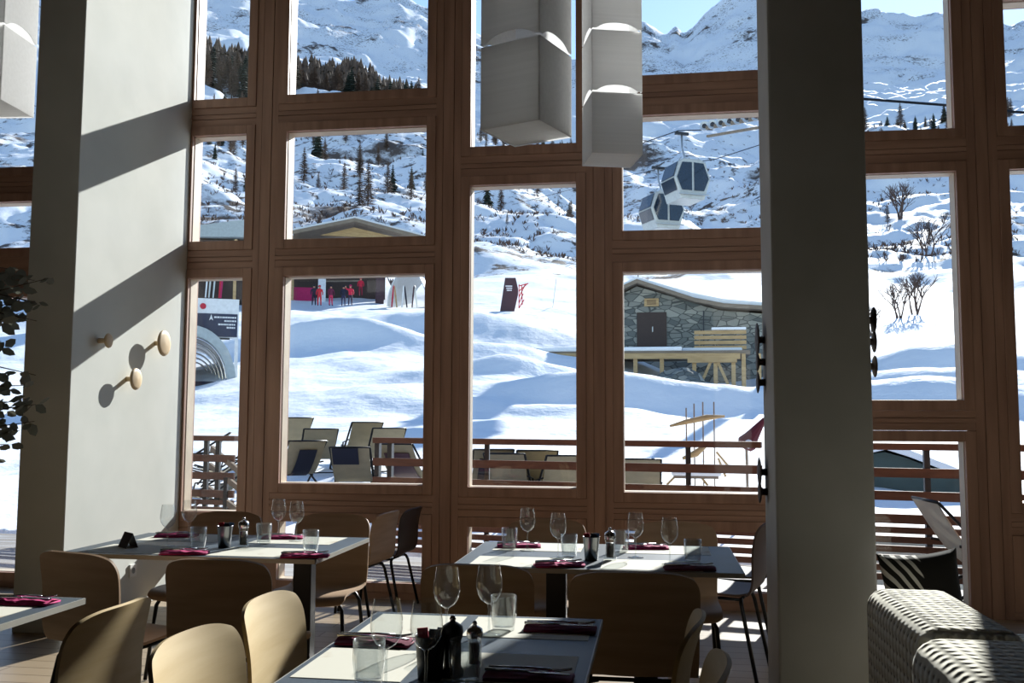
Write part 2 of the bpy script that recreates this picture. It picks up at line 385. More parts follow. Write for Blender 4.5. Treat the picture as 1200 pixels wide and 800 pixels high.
# ------------------------------------------------------------------ terrace
RA, RB = Vector((-6.6, 10.07, 0)), Vector((5.2, 7.48+.0, 0))
def RP(X, z=0): t = (X-RA.x)/(RB.x-RA.x); return Vector((X, RA.y+(RB.y-RA.y)*t, z))
RB = Vector((4.2, 7.75, 0))
mb = MB(); mb.prism([(-8, WY+WD), (5.5, WY+WD), (5.5, 7.7), (4.2, 8.05), (-6.6, 10.4), (-8, 10.6)], 0, 1)
for v in mb.b.verts: y, z = v.co.y, v.co.z; v.co.y = z; v.co.z = -.15 if y < .5 else -.012
mb.build('terrace_floor', M['deck'], kind='structure')
def rail_run(Xa, Xb, posts_x, label):
    t = thing('terrace_railing', label, 'railing', RP((Xa+Xb)/2), 0)
    o = RP((Xa+Xb)/2)
    a, b = RP(Xa)-o, RP(Xb)-o
    MB().beam(a+Vector((0, 0, 1.155)), b+Vector((0, 0, 1.155)), .09, .055).build('top_rail', M['rail'], t, bevel=.004)
    for z in (.945, .76, .575):
        MB().beam(a+Vector((0, -.035, z)), b+Vector((0, -.035, z)), .025, .075).build('rail', M['rail'], t)
    for k in range(6):
        z = .485-k*.075
        MB().beam(a+Vector((0, -.035, z)), b+Vector((0, -.035, z)), .025, .052).build('slat', M['rail'], t)
    for X in posts_x:
        p = RP(X)-o
        w_ = .09 if X < -2.55 and X > -2.9 else .045
        MB().beam(p+Vector((0, .03, 0)), p+Vector((0, .03, 1.13)), w_, .045, up=(1, 0, 0)).build('post', M['railm'], t)
XG0 = at_y(273, 515, 9.5).x; XG1 = at_y(434, 515, 9.1).x
rail_run(-6.6, XG0, [-6.4, at_y(236, 540, 9.55).x-.02, at_y(247, 540, 9.5).x], 'brown slatted terrace railing section at far left beside pale pillar')
rail_run(XG1, .9, [XG1+.03, at_y(453, 540, 9.1).x, at_y(566, 540, 8.8).x, at_y(690, 540, 8.7).x, at_y(807, 540, 8.5).x], 'long brown slatted railing section behind the two middle tables')
rail_run(.93, 4.2, [.97, at_y(1091, 560, 8.1).x, 3.4], 'brown slatted railing section behind the right pillar and sofa')
# stair handrails behind the gap
t = thing('stair_handrail', 'sloping wooden handrails of steps beyond railing gap by pale pillar', 'handrail', RP(XG0)+Vector((0, .6, 0)))
o = t.location
for k, (a, b) in enumerate((((248, 525), (292, 562)), ((246, 545), (292, 582)), ((244, 572), (292, 608)))):
    A = at_y(a[0], a[1], 9.9)-o; B = at_y(b[0], b[1], 9.2)-o
    MB().beam(A, B, .03, .06).build('rail', M['board'], t)
A = at_y(265, 560, 9.55)-o
MB().beam((A.x, A.y, -.0), (A.x, A.y, .75), .04).build('post', M['railm'], t)

# ------------------------------------------------------------------ terrain
def vnoise(x, y, seed):
    xi = np.floor(x).astype(np.int64); yi = np.floor(y).astype(np.int64); fx = x-xi; fy = y-yi
    fx = fx*fx*fx*(fx*(fx*6-15)+10); fy = fy*fy*fy*(fy*(fy*6-15)+10)
    def h(a, b):
        n = (a*374761393+b*668265263+seed*1442695041) & 0xffffffff
        n = ((n ^ (n >> 13))*1274126177) & 0xffffffff
        return ((n ^ (n >> 16)) & 0xffff)/65535.0
    return (h(xi, yi)*(1-fx)+h(xi+1, yi)*fx)*(1-fy)+(h(xi, yi+1)*(1-fx)+h(xi+1, yi+1)*fx)*fy-.5
def fbm(x, y, wl, seed, octv=4, ridged=False):
    s = 0; a = 1; f = 1/wl
    for k in range(octv):
        n = vnoise(x*f+17.3*k, y*f-9.1*k, seed+k)
        s = s+a*((.25-abs(n))*2 if ridged else n); a *= .5; f *= 2.03
    return s
XC = np.array([-400, -150, 100, 260, 420, 610, 720, 820, 950, 1070, 1350, 1700.])
RR = np.array([8, 11, 16, 22, 30, 40, 52, 65, 85, 120, 200, 350, 600, 1000, 1500, 2400, 3400, 5200.])
YT = np.array([
 [700, 640, 575, 545, 515, 480, 450, 420, 385, 345, 290, 230, 170, 125, 100, 85, 10, 200],
 [700, 640, 575, 545, 515, 480, 450, 420, 385, 345, 290, 230, 170, 125, 100, 85, 10, 200],
 [700, 640, 572, 540, 505, 470, 435, 400, 370, 330, 270, 210, 150, 105, 85, 65, 0, 200],
 [700, 640, 570, 530, 490, 453, 425, 385, 359, 335, 280, 215, 155, 105, 75, 45, -30, 200],
 [700, 640, 568, 522, 480, 445, 415, 385, 362, 330, 268, 205, 152, 112, 88, 68, -5, 200],
 [700, 640, 566, 526, 490, 455, 420, 372, 352, 322, 280, 238, 190, 145, 118, 100, 40, 200],
 [700, 640, 565, 526, 492, 462, 424, 390, 358, 330, 290, 248, 195, 140, 115, 98, 40, 200],
 [700, 640, 562, 530, 500, 482, 470, 404, 366, 335, 298, 258, 200, 140, 105, 88, 5, 200],
 [700, 640, 572, 536, 500, 480, 462, 415, 380, 348, 305, 255, 200, 145, 120, 105, 20, 200],
 [700, 640, 580, 548, 500, 474, 450, 425, 395, 360, 310, 250, 205, 155, 140, 122, 35, 200],
 [700, 640, 585, 550, 505, 476, 455, 430, 400, 365, 315, 255, 210, 160, 145, 125, 70, 200],
 [700, 640, 585, 550, 505, 476, 455, 430, 400, 365, 315, 255, 210, 160, 145, 125, 70, 200.]])
SKX = np.array([-400, -150, 100, 260, 350, 420, 460, 500, 555, 610, 672, 715, 740, 758, 772, 785, 796, 806, 818, 832, 845, 862, 900, 960, 1010, 1042, 1060, 1090, 1115, 1150, 1200, 1350, 1700.])
SKY = np.array([10, 10, -20, -30, -12, -6, -14, 2, 22, 45, 60, 45, 30, 14, 24, 36, 26, 38, 30, 14, 6, -8, -25, 0, 30, 32, 40, 50, 46, 60, 72, 60, 60.])
PH = np.arctan((XC-600)/F)-YAW; SPH = np.arctan((SKX-600)/F)-YAW
FINE = np.linspace(PH[0], PH[-1], 400)
E0 = np.array([np.interp(FINE, PH, YT[:, j]) for j in range(len(RR))]).T
E0[:, 16] = np.interp(FINE, SPH, SKY)
kr = np.exp(-np.linspace(-2, 2, 31)**2); kr /= kr.sum()
for j in range(16): E0[:, j] = np.convolve(np.pad(E0[:, j], 15, 'edge'), kr, 'valid')
E0 = (494-E0)/F
def base_e(phi, r):
    fi = np.clip((phi-FINE[0])/(FINE[-1]-FINE[0])*399, 0, 398.999); i = fi.astype(int); u = fi-i
    lr = np.log(np.clip(r, RR[0], RR[-1])); LR = np.log(RR); j = np.clip(np.searchsorted(LR, lr)-1, 0, len(RR)-2)
    v = (lr-LR[j])/(LR[j+1]-LR[j])
    return (E0[i, j]*(1-u)+E0[i+1, j]*u)*(1-v)+(E0[i, j+1]*(1-u)+E0[i+1, j+1]*u)*v
def ss(a, b, x): t = np.clip((x-a)/(b-a), 0, 1); return t*t*(3-2*t)
MOUNDS = []   # (x,y,rx,ry,h)
def ground(x, y):
    x = np.atleast_1d(np.asarray(x, float)); y = np.atleast_1d(np.asarray(y, float))
    r = np.hypot(x, y); phi = np.arctan2(x, y)
    z = EYE+base_e(phi, r)*r
    z = z+fbm(x, y, 5, 3, 4)*.42*ss(12, 22, r)*(1-ss(60, 100, r)*.5)
    z = z+fbm(x, y, 14, 33, 3)*.55*ss(22, 40, r)*(1-ss(95, 200, r)*.3)
    z = z+fbm(x, y, 26, 11, 5)*7*ss(90, 190, r)
    z = z+fbm(x, y, 110, 21, 5)*27*ss(230, 500, r)
    z = z+fbm(x, y, 420, 41, 6)*45*ss(800, 1700, r)*(1-ss(2300, 3350, r)*.8)
    z = z+fbm(x, y, 300, 61, 5, True)*34*ss(1900, 3000, r)*(1-ss(2900, 3390, r)*.6)
    for mx, my, rx, ry, h, a in MOUNDS:
        c, s = math.cos(a), math.sin(a); dx = x-mx; dy = y-my; u = (dx*c+dy*s)/rx; v = (-dx*s+dy*c)/ry
        z = z+h*np.exp(-(u*u+v*v))
    return z
def gz(x, y): return float(ground(x, y)[0])
def gp(ximg, r):
    ph = math.atan((ximg-600)/F)-YAW; x, y = r*math.sin(ph), r*math.cos(ph); return Vector((x, y, gz(x, y)))
def mound(ximg, r, rx, ry, h, a=0):
    ph = math.atan((ximg-600)/F)-YAW; MOUNDS.append((r*math.sin(ph), r*math.cos(ph), rx, ry, h, a))
mound(450, 50, 8, 2.2, 1.3, -.3); mound(600, 37, 6, 2, 1.4, .2); mound(770, 33, 4.0, 1.5, .75, .1); mound(1075, 42, 6, 2, 1.2, -.25); mound(640, 29, 5, 1.4, .6, -.1); mound(480, 62, 9, 3.2, .9, -.25); mound(560, 46, 7, 3, .7, .4); mound(430, 58, 6, 2, .5, -.5)
mound(640, 33, 7, 2.2, 1.0, .15); mound(360, 52, 7, 1.6, .7, .2); mound(780, 26, 5, 1.8, .3, .1); mound(880, 30, 5, 2.5, .35, .3)
mound(1060, 34, 6, 2, 1.2, -.2); mound(1090, 52, 9, 3, 1.8, -.3); mound(600, 60, 10, 3, .4, 0)
NA, NR = 620, 760
pa = np.linspace(math.radians(-46), math.radians(34), NA); lr = np.exp(np.linspace(math.log(9.4), math.log(5200), NR))
PA, LRR = np.meshgrid(pa, lr); X = LRR*np.sin(PA); Y = LRR*np.cos(PA)
Z = ground(X.ravel(), Y.ravel())
Z = np.where(Y.ravel() < 10.6, np.minimum(Z, -.35), Z)
me = bpy.data.meshes.new('snow_slope'); co = np.stack([X.ravel(), Y.ravel(), Z], 1).astype(np.float32)
idx = np.arange(NA*NR).reshape(NR, NA); q = np.stack([idx[:-1, :-1], idx[:-1, 1:], idx[1:, 1:], idx[1:, :-1]], -1).reshape(-1, 4)
me.vertices.add(len(co)); me.vertices.foreach_set('co', co.ravel()); me.loops.add(q.size); me.loops.foreach_set('vertex_index', q.ravel().astype(np.int32))
me.polygons.add(len(q)); me.polygons.foreach_set('loop_start', (np.arange(len(q))*4).astype(np.int32)); me.polygons.foreach_set('use_smooth', np.ones(len(q), bool))
me.update(); me.validate()
at = me.attributes.new('scrub', 'FLOAT', 'POINT'); r_ = LRR.ravel(); xx = X.ravel(); yy = Y.ravel()
scr = ss(95, 150, r_)*(1-ss(600, 900, r_)*.6)+ss(1600, 2600, r_)*.55
scr = scr*(.55+.9*(fbm(xx, yy, 90, 77, 3)+.25))
at.data.foreach_set('value', np.clip(scr, 0, 1).astype(np.float32))
me.materials.append(M['slope'])
terr = bpy.data.objects.new('snowy_mountainside', me); COL.objects.link(terr); terr['kind'] = 'structure'
def ph_img(ximg): return math.atan((ximg-600)/F)-YAW
def face(p): return math.atan2(-p.x, p.y)   # rotation about z so local +Y points away from the camera
# ------------------------------------------------------------------ trees
def conifer_mesh(name, m, h, rad, layers, per, droop, seed, sparse=0.0, single=True):
    rnd = random.Random(seed); mb = MB()
    mb.tube([(0, 0, -.4), (0, 0, h*.5), (0, 0, h)], [h*.018+.03, h*.011+.02, .01], 6)
    if single: return mb
    return mb
def foliage(mb, h, rad, layers, per, droop, rnd, thin=1.0, z0=.08):
    for i in range(layers):
        t = i/(layers-1); z = h*(z0+(1-z0)*t**.9); R = rad*(1-t)**.8*(.8+.4*rnd.random())+.06
        for k in range(per):
            a = 2*PI*(k+rnd.random()*.8)/per+i; L = R*(.65+.5*rnd.random())
            d = Vector((math.cos(a), math.sin(a), -droop+rnd.uniform(-.15, .15))); s = Vector((-math.sin(a), math.cos(a), 0))
            p = Vector((0, 0, z)); wd = L*.32*thin; hh = h/layers*.8
            v = [mb.b.verts.new(q) for q in (p+Vector((0, 0, hh*.6)), p+d*L*.55+s*wd, p+d*L, p+d*L*.55-s*wd, p-Vector((0, 0, hh*.3)))]
            mb.b.faces.new((v[0], v[1], v[2])); mb.b.faces.new((v[0], v[2], v[3])); mb.b.faces.new((v[4], v[2], v[1])); mb.b.faces.new((v[4], v[3], v[2]))
def make_spruce(seed, h=9, full=True):
    rnd = random.Random(seed); t = thing('spruce_tree', '', 'tree')
    MB().tube([(0, 0, -.5), (0, 0, h*.5), (0, 0, h*.96)], [.16, .1, .02], 6).build('trunk', M['bark'], t)
    mb = MB(); foliage(mb, h, h*.23, 15, 9, .45, rnd); mb.build('foliage', M['spruce'], t); return t
def make_larch(seed, h=9):
    rnd = random.Random(seed); t = thing('larch_tree', '', 'tree')
    MB().tube([(0, 0, -.5), (rnd.uniform(-.1, .1), 0, h*.5), (0, 0, h)], [.15, .09, .015], 6).build('trunk', M['bark'], t)
    mb = MB(); foliage(mb, h, h*.2, 20, 7, .05, rnd, .4, .12)
    for i in range(170):
        z = h*rnd.uniform(.12, .95); R = h*.2*(1-z/h)**.7+.1; a = rnd.uniform(0, 6.283); d = Vector((math.cos(a), math.sin(a), rnd.uniform(0, .5)))
        mb.tube([(0, 0, z), Vector((0, 0, z))+d*R], [.03, .012], 3, cap=False)
    mb.build('twigs', M['larch'], t); return t
def make_bare(seed, h=4):
    rnd = random.Random(seed); t = thing('bare_shrub', '', 'shrub'); mb = MB()
    def br(p, d, L, r, n):
        q = p+d*L; mb.tube([p, p+d*L*.5+Vector((rnd.uniform(-.05, .05), 0, .03))*L, q], [r, r*.8, r*.55], 4, cap=False)
        if n > 0:
            for k in range(4 if n > 1 else 3):
                e = (d+Vector((rnd.uniform(-.8, .8), rnd.uniform(-.8, .8), rnd.uniform(-.1, .5)))).normalized(); br(q if k else p+d*L*.7, e, L*.66, r*.55, n-1)
    for k in range(4):
        br(Vector((rnd.uniform(-.2, .2), rnd.uniform(-.2, .2), -.3)), Vector((rnd.uniform(-.5, .5), rnd.uniform(-.4, .4), 1)).normalized(), h*.36, h*.02, 3)
    mb.build('branches', M['shrub'], t); return t
spr = [Kind(make_spruce(s)) for s in (1, 2)]; lar = [Kind(make_larch(s)) for s in (3, 4, 5)]; bar = [Kind(make_bare(s)) for s in (6, 7)]
def tree(kind, ximg, r, h, label, group=None):
    ks = {'s': spr, 'l': lar, 'b': bar}[kind]; k = random.choice(ks); p = gp(ximg, r); base = 4 if kind == 'b' else 9
    return k.put(p, random.uniform(0, 6.28), label, group, h/base*1.0)
for x, r, h, lb in ((367, 430, 19, 'dark dense spruce, tallest tree at left of second window row, between snow banks'),
                    (457, 330, 10, 'dark spruce in front of the snowy hillside right of the reddish larch pair'),
                    (595, 430, 11, 'small dark spruce alone high on slope in tall middle window'),
                    (282, 300, 6, 'small dark fir beside grey roof in narrow left window')):
    tree('s', x, r, h, lb)
for x, r, h, lb in ((418, 250, 12, 'reddish brown larch, left of close pair above lodge roof'), (428, 262, 13.5, 'reddish brown larch, right of close pair above lodge roof'),
                    (479, 300, 9, 'thin brown larch near right edge of second window row'), (400, 420, 9, 'slim brown larch on the snow bank beside the big spruce'),
                    (449, 480, 11, 'lone brown larch high on blue shaded slope'), (351, 330, 13, 'tall dark larch against frame at left of second window row'),
                    (262, 420, 10, 'single larch on blue slope of the narrow left window')):
    tree('l', x, r, h, lb)
rnd = random.Random(5)
for i in range(62):
    x = rnd.choice([rnd.uniform(345, 500), rnd.uniform(552, 672), rnd.uniform(235, 285)]); r = rnd.uniform(300, 680)
    tree(rnd.choice('lls'), x, r, rnd.uniform(6, 14), 'scattered larch or spruce on the middle snowy slope', 'scattered trees on the middle slope')
for i in range(26):
    x = rnd.choice([rnd.uniform(555, 672), rnd.uniform(735, 900), rnd.uniform(1015, 1120), rnd.uniform(1015, 1120), rnd.uniform(1180, 1200)]); r = rnd.uniform(150, 420)
    tree(rnd.choice('bbl'), x, r, rnd.uniform(2.5, 6), 'bare leafless bush on the scrubby snow slope', 'bare bushes on the slope')
for x, r, h, lb in ((1057, 95, 4.5, 'bare bush left of the next one on bright snow bank right of pillar'), (1076, 100, 5.5, 'bare bush in middle of bright snow bank right of pillar'),
                    (1023, 80, 3.2, 'low bare bush close beside right edge of grey pillar'), (1090, 170, 10, 'tall thin bare tree on shadowed bank right of pillar'),
                    (1060, 290, 14, 'leaning bare tree highest in right window on shaded snow'), (855, 190, 7, 'large bare bush right of the gondola cabins')):
    tree('b', x, r, h, lb)
# larch forest on the upper slope
n_ind = 0; KEEP = []; far = MB(); fr = random.Random(11)
cand = []
for i in range(3000):
    x = fr.uniform(225, 512); r = fr.uniform(640, 1260)
    lim = np.interp(x, [225, 300, 350, 420, 500], [1300, 1300, 1250, 1050, 860]); lo = np.interp(x, [225, 290, 350, 500], [700, 720, 840, 760])
    if lo < r < lim: cand.append((r, x))
for i in range(130): cand.append((fr.uniform(560, 760), fr.uniform(1010, 1200)))
for i in range(60): cand.append((fr.uniform(560, 800), fr.uniform(555, 672)))
cand.sort()
for r, x in cand:
    h = fr.uniform(16, 30) if x < 515 else fr.uniform(7, 15)
    q_ = (r*math.sin(ph_img(x)), r*math.cos(ph_img(x)))
    if n_ind < 290 and all((q_[0]-a_)**2+(q_[1]-b_)**2 > 60 for a_, b_ in KEEP):
        n_ind += 1; KEEP.append(q_); (fr.choice(spr) if fr.random() < .3 else fr.choice(lar)).put(gp(x, r), fr.uniform(0, 6.28), 'larch or spruce at the near edge of dark forest band', 'forest band on the upper slope', (h/9*1.2, h/9*1.2, h/9))
    elif n_ind >= 290:
        p = gp(x, r); R = h*.24
        for k in range(3):
            z0, z1 = h*(.08+.28*k), h*(.5+.25*k); rr = R*(1.05-.3*k)
            ring = [far.b.verts.new(p+Vector((rr*math.cos(a), rr*math.sin(a), z0+fr.uniform(-.05, .05)*h))) for a in [2*PI*j/7+k for j in range(7)]]
            tip = far.b.verts.new(p+Vector((0, 0, z1)))
            for j in range(7): far.b.faces.new((ring[j], ring[(j+1) % 7], tip))
o = far.build('distant_forest', M['larch']); tag(o, 'mass of dark larches filling the forest band high on the mountain', 'forest', None, 'stuff')
# low scrub sticking out of snow
sc = MB(); fr = random.Random(3)
sx_ = np.array([fr.uniform(225, 1200) for i in range(6500)]); sr_ = np.array([math.exp(fr.uniform(math.log(110), math.log(560))) for i in range(6500)])
sp_ = np.arctan((sx_-600)/F)-YAW; sX, sY = sr_*np.sin(sp_), sr_*np.cos(sp_); sZ = ground(sX, sY); sM = vnoise(sX/34, sY/34, 91) > 0
for i in range(6500):
    if not sM[i]: continue
    p = Vector((sX[i], sY[i], sZ[i])); s = fr.uniform(.4, 1.3)*(sr_[i]/250)**.35
    for k in range(6):
        a = fr.uniform(0, 6.28); d = Vector((math.cos(a)*.8, math.sin(a)*.8, fr.uniform(.5, 1.3)))*s; u = Vector((-d.y, d.x, 0))*.16
        v = [sc.b.verts.new(q) for q in (p-Vector((0, 0, .1)), p+d*.6+u, p+d, p+d*.6-u)]; sc.b.faces.new(v)
o = sc.build('hillside_scrub', M['shrub']); tag(o, 'low brown scrub poking through the snow of the hillside', 'scrub', None, 'stuff')

# ------------------------------------------------------------------ lift lodge and covered carpet (left)
def frame_at(ximg, r, zoff=0):
    p = gp(ximg, r); p.z += zoff; return p, math.atan2(p.x, p.y)
def Lm(t): return None
p = gp(352, 92); p.z = EYE+(494-357)/F*92
yawL = -math.atan2(p.x, p.y)
t = thing('ski_lodge', 'brown lift lodge with snowy gable roof and dark open front on the snowfield', 'building', p, yawL)
def px(x): return 92*(math.tan(ph_img(x)-ph_img(352)))
def pz(y): return (357-y)/F*92
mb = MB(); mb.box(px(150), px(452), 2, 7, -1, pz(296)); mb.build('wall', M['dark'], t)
mb = MB(); x0, xm, x1 = px(352), px(410), px(486)
mb.prism([(px(372), pz(279)), (px(412), pz(268)), (px(470), pz(279))], .2, .5); mb.build('gable', M['plank'], t)
mb = MB()
for a, b in (((px(335), pz(283)), (px(412), pz(264))), ((px(412), pz(264)), (px(500), pz(283)))):
    mb.prism([(a[0], a[1]), (b[0], b[1]), (b[0], b[1]+.35), (a[0], a[1]+.35)], -1, 8)
mb.box(px(140), px(340), -1.2, 8, pz(290), pz(284)); mb.build('roof', M['board'], t)
mb = MB()
for a, b in (((px(335), pz(283)), (px(412), pz(264))), ((px(412), pz(264)), (px(500), pz(283)))):
    mb.prism([(a[0], a[1]+.36), (b[0], b[1]+.36), (b[0], b[1]+.6), (a[0], a[1]+.6)], -.6, 8)
mb.box(px(140), px(340), -1.0, 8, pz(284), pz(281)); mb.build('roof_snow', M['snow'], t)
for x in (272, 443, 300, 340): MB().beam((px(x), -.5, -1), (px(x), -.5, pz(290)), .75 if x == 443 else .3).build('post', M['brownboard'] if x == 443 else M['plank'], t)
MB().beam((px(375), -.7, -1), (px(375), -.7, pz(290)), .7).build('white_post', M['signwhite'], t)
MB().box(px(335), px(366), -.4, -.3, -.2, pz(342)).build('banner', M['magenta'], t)
MB().beam((px(378), -.3, pz(334)), (px(420), -.3, pz(332)), .12).build('beam', M['board'], t)
# second grey roof in narrow window
p2 = gp(258, 75); p2.z = EYE+(494-350)/F*75
t = thing('ski_rental_hut', 'dark hut with grey roof behind the white carpet lift sign', 'building', p2, -math.atan2(p2.x, p2.y))
def qx(x): return 75*math.tan(ph_img(x)-ph_img(258))
def qz(y): return (350-y)/F*75
MB().box(qx(200), qx(292), .5, 4, -.5, qz(290)).build('wall', M['dark'], t)
MB().prism([(qx(196), qz(281)), (qx(285), qz(265)), (qx(300), qz(268)), (qx(300), qz(285)), (qx(196), qz(290))], 0, 4.5).build('roof', M['greytop'], t)
MB().beam((qx(272), -.2, -.6), (qx(272), -.2, qz(290)), .22).build('post', M['plank'], t)
# skis leaned on the hut
for k, (x, c) in enumerate(((238, 'signwhite'), (242, 'gondola'), (247, 'tin'), (254, 'red'), (256, 'magenta'))):
    pp = p2+Matrix.Rotation(t.rotation_euler[2], 3, 'Z') @ Vector((qx(x), -.2, -.5))
    s = MB().prism([(-.05, 0), (.05, 0), (.06, 1.0), (.05, 1.7), (0, 1.85), (-.05, 1.7), (-.06, 1.0)], -.02, .02).build('ski', M[c])
    s.location = pp; s.rotation_euler = (0, .06, t.rotation_euler[2])
    tag(s, '%s ski standing against dark hut wall behind the lift sign, number %s from left' % (('white', 'pale grey', 'silver', 'red', 'magenta')[k], ('first', 'second', 'third', 'fourth', 'fifth')[k]), 'ski')
# white arched tent beside lodge
def arch_tunnel(name, label, base, yaw, W, H, L, ribs, skin, ribm, cat):
    t = thing(name, label, cat, base, yaw)
    def arc(y, k=1, n=14): return [(W/2*k*math.cos(PI*i/n), y, H*k*math.sin(PI*i/n)) for i in range(n+1)]
    mb = MB(); mb.grid([arc(y) for y in np.linspace(0, L, 6)]); mb.build('cover', skin, t, True, solid=.03)
    for k in range(ribs): MB().tube(arc(L*k/(ribs-1), 1.02), .045, 6).build('rib', ribm, t, True)
    return t
p3 = gp(476, 84); p3.z = EYE+(494-360)/F*84
arch_tunnel('lift_shelter', 'white arched shelter tunnel right of the brown lodge post', p3, -math.atan2(p3.x, p3.y)-.35, 3.6, 3.1, 6, 4, M['tunnel'], M['signwhite'], 'shelter')
for k, x in enumerate((458, 464, 470, 476, 482, 488)):
    b = gp(x, 81); b.z = EYE+(494-362)/F*81
    s = MB().prism([(-.05, 0), (.05, 0), (.07, 1.0), (.05, 1.75), (0, 1.9), (-.05, 1.75), (-.07, 1.0)], -.02, .02).build('ski', M[('red', 'plank', 'signwhite', 'navy', 'brownboard', 'tin')[k]])
    s.location = b; s.rotation_euler = (.1, .1*(-1)**k, 0)
    tag(s, '%s ski planted upright before the white arched shelter' % ('red', 'tan', 'white', 'navy', 'brown', 'silver')[k], 'ski')
# big sign with carpet tunnel in the narrow window
r4 = 40; p4 = gp(250, r4); p4.z = EYE+(494-452)/F*r4; y4 = -math.atan2(p4.x, p4.y)
def sx(x): return r4*math.tan(ph_img(x)-ph_img(250))
def sz(y): return (452-y)/F*r4
t = thing('lift_information_sign', 'white framed navy information board over entrance of the carpet lift', 'sign', p4, y4)
MB().box(sx(200), sx(278), 0, .12, sz(403), sz(358)).build('board', M['signwhite'], t)
MB().box(sx(200), sx(276.5), -.03, 0, sz(401), sz(375)).build('navy_panel', M['signnavy'], t)
MB().lathe([(0, 0), (.12, 0), (.12, .03), (0, .03)], 16).build('red_disc', M['red'], t)
o = kids(t)[-1]; o.rotation_euler = (PI/2, 0, 0); o.location = (sx(235.5), -.01, sz(367))
g = copy(o, (sx(225), -.01, sz(367)), None, None, None, t); g.rotation_euler = (PI/2, 0, 0)
MB().prism([(sx(243), sz(383)), (sx(245.5), sz(376)), (sx(248), sz(383)), (sx(245.5), sz(381))], -.05, -.03).build('arrow_mark', M['signwhite'], t)
rl = random.Random(2)
for k, (xa, y) in enumerate(((249, 379), (261, 383), (254, 387), (264, 390.5))):   # unreadable small lines of print
    xx_ = xa
    while xx_ < 274:
        L_ = rl.uniform(1.0, 3.0)
        MB().box(sx(xx_), sx(min(xx_+L_, 275)), -.045, -.03, sz(y+.9), sz(y-.9)).build('lettering', M['signwhite'], t); xx_ += L_+.5
MB().beam((sx(276), .06, -.6), (sx(276), .06, sz(400)), .14).build('post', M['signwhite'], t)
MB().box(sx(255), sx(268), -.03, .05, sz(404), sz(402)).build('ledge', M['black'], t)
ctr = at_r(222, 452, r4-.6); ctr.z = p4.z-.1
tt = thing('carpet_lift_tunnel', 'grey arched tunnel with silver ribs under the navy sign', 'tunnel', ctr, y4)
Rr = sx(266)-sx(222)
def arc(y, k=1, n=20): return [(Rr*k*math.cos(PI*i/n), y, Rr*1.32*k*math.sin(PI*i/n)) for i in range(n+1)]
MB().grid([arc(y) for y in np.linspace(.2, 9, 8)]).build('cover', M['tunnel'], tt, True, solid=.03)
mb = MB(); A = arc(-.05, 1.0); B = arc(-.05, 1.22); mb.grid([A, B]); mb.build('front_ring', M['greytop'], tt, True, solid=.12)
for k in range(6):
    MB().tube([(x*1, y, z) for x, y, z in arc(-.1+.9*k, .96-.075*k)], .035, 6).build('rib', M['chrome'], tt, True)
MB().box(-Rr*.9, Rr*.9, .3, 8, -.2, .12).build('belt', M['navy'], tt)

# ------------------------------------------------------------------ people by the lodge
def person(ximg, r, ybase, coat, legs, hat, label, arm=0, turn=0):
    ph = ph_img(ximg); p = Vector((r*math.sin(ph), r*math.cos(ph), EYE+(494-ybase)/F*r))
    o = thing('person', label, 'person', p, -ph+turn, 'people near the lodge' if False else None)
    vs = [(0, 0, .93), (0, 0, 1.15), (0, 0, 1.4), (0, 0, 1.5), (0, 0, 1.6), (0, 0, 1.7),
          (.1, 0, .88), (.12, .03, .48), (.13, 0, .08), (.13, -.14, .04), (-.1, 0, .88), (-.12, -.03, .48), (-.13, 0, .08), (-.13, -.14, .04),
          (.2, 0, 1.4), (.27, -.02, 1.14), (.25, -.14, .93), (-.2, 0, 1.4), (-.27, -.02, 1.14), (-.25, -.14, .93)]
    if arm: vs[18] = (-.38, -.05, 1.45); vs[19] = (-.42, -.08, 1.7)
    ed = [(0, 1), (1, 2), (2, 3), (3, 4), (4, 5), (0, 6), (6, 7), (7, 8), (8, 9), (0, 10), (10, 11), (11, 12), (12, 13), (2, 14), (14, 15), (15, 16), (2, 17), (17, 18), (18, 19)]
    rd = [.16, .15, .17, .065, .1, .095, .105, .08, .06, .05, .105, .08, .06, .05, .085, .065, .05, .085, .065, .05]
    me = bpy.data.meshes.new('body'); me.from_pydata(vs, ed, []); b = bpy.data.objects.new('body', me); COL.objects.link(b)
    md = b.modifiers.new('k', 'SKIN'); sv = me.skin_vertices[0].data
    for i, r_ in enumerate(rd): sv[i].radius = (r_, r_*.85)
    sv[0].use_root = True; b.modifiers.new('u', 'SUBSURF').render_levels = 1; b.modifiers[-1].levels = 1
    me.materials.append(person_mat(coat, legs)); b.parent = o
    MB().lathe([(0, .12), (.06, .11), (.105, .06), (.118, 0), (.11, -.05)], 12, (0, .01, 1.71)).build('hat', M[hat], o, True)
    return o
PM = {}
def person_mat(coat, legs):
    k = (coat, legs)
    if k in PM: return PM[k]
    m = bpy.data.materials.new('clothing_'+coat+legs); m.use_nodes = True; nt = m.node_tree; N = nt.nodes; L = nt.links; b = N['Principled BSDF']
    tc = N.new('ShaderNodeTexCoord'); s = N.new('ShaderNodeSeparateXYZ'); L.new(tc.outputs['Object'], s.inputs[0]); d = N.new('ShaderNodeMath'); d.operation = 'DIVIDE'
    d.inputs[1].default_value = 2; L.new(s.outputs[2], d.inputs[0]); r = N.new('ShaderNodeValToRGB'); r.color_ramp.interpolation = 'CONSTANT'
    e = r.color_ramp.elements; e[0].position = 0; e[0].color = rgb('202028'); e[1].position = .05; e[1].color = rgb(legs)
    for ps, c in ((.46, rgb(coat)), (.765, rgb('c99378'))): q = e.new(ps); q.color = c
    L.new(d.outputs[0], r.inputs[0]); L.new(r.outputs[0], b.inputs['Base Color']); b.inputs['Roughness'].default_value = .8; PM[k] = m; return m
person(366, 84, 362, '3a3040', '28283a', 'black', 'person in dark purple ski jacket at left of white post')
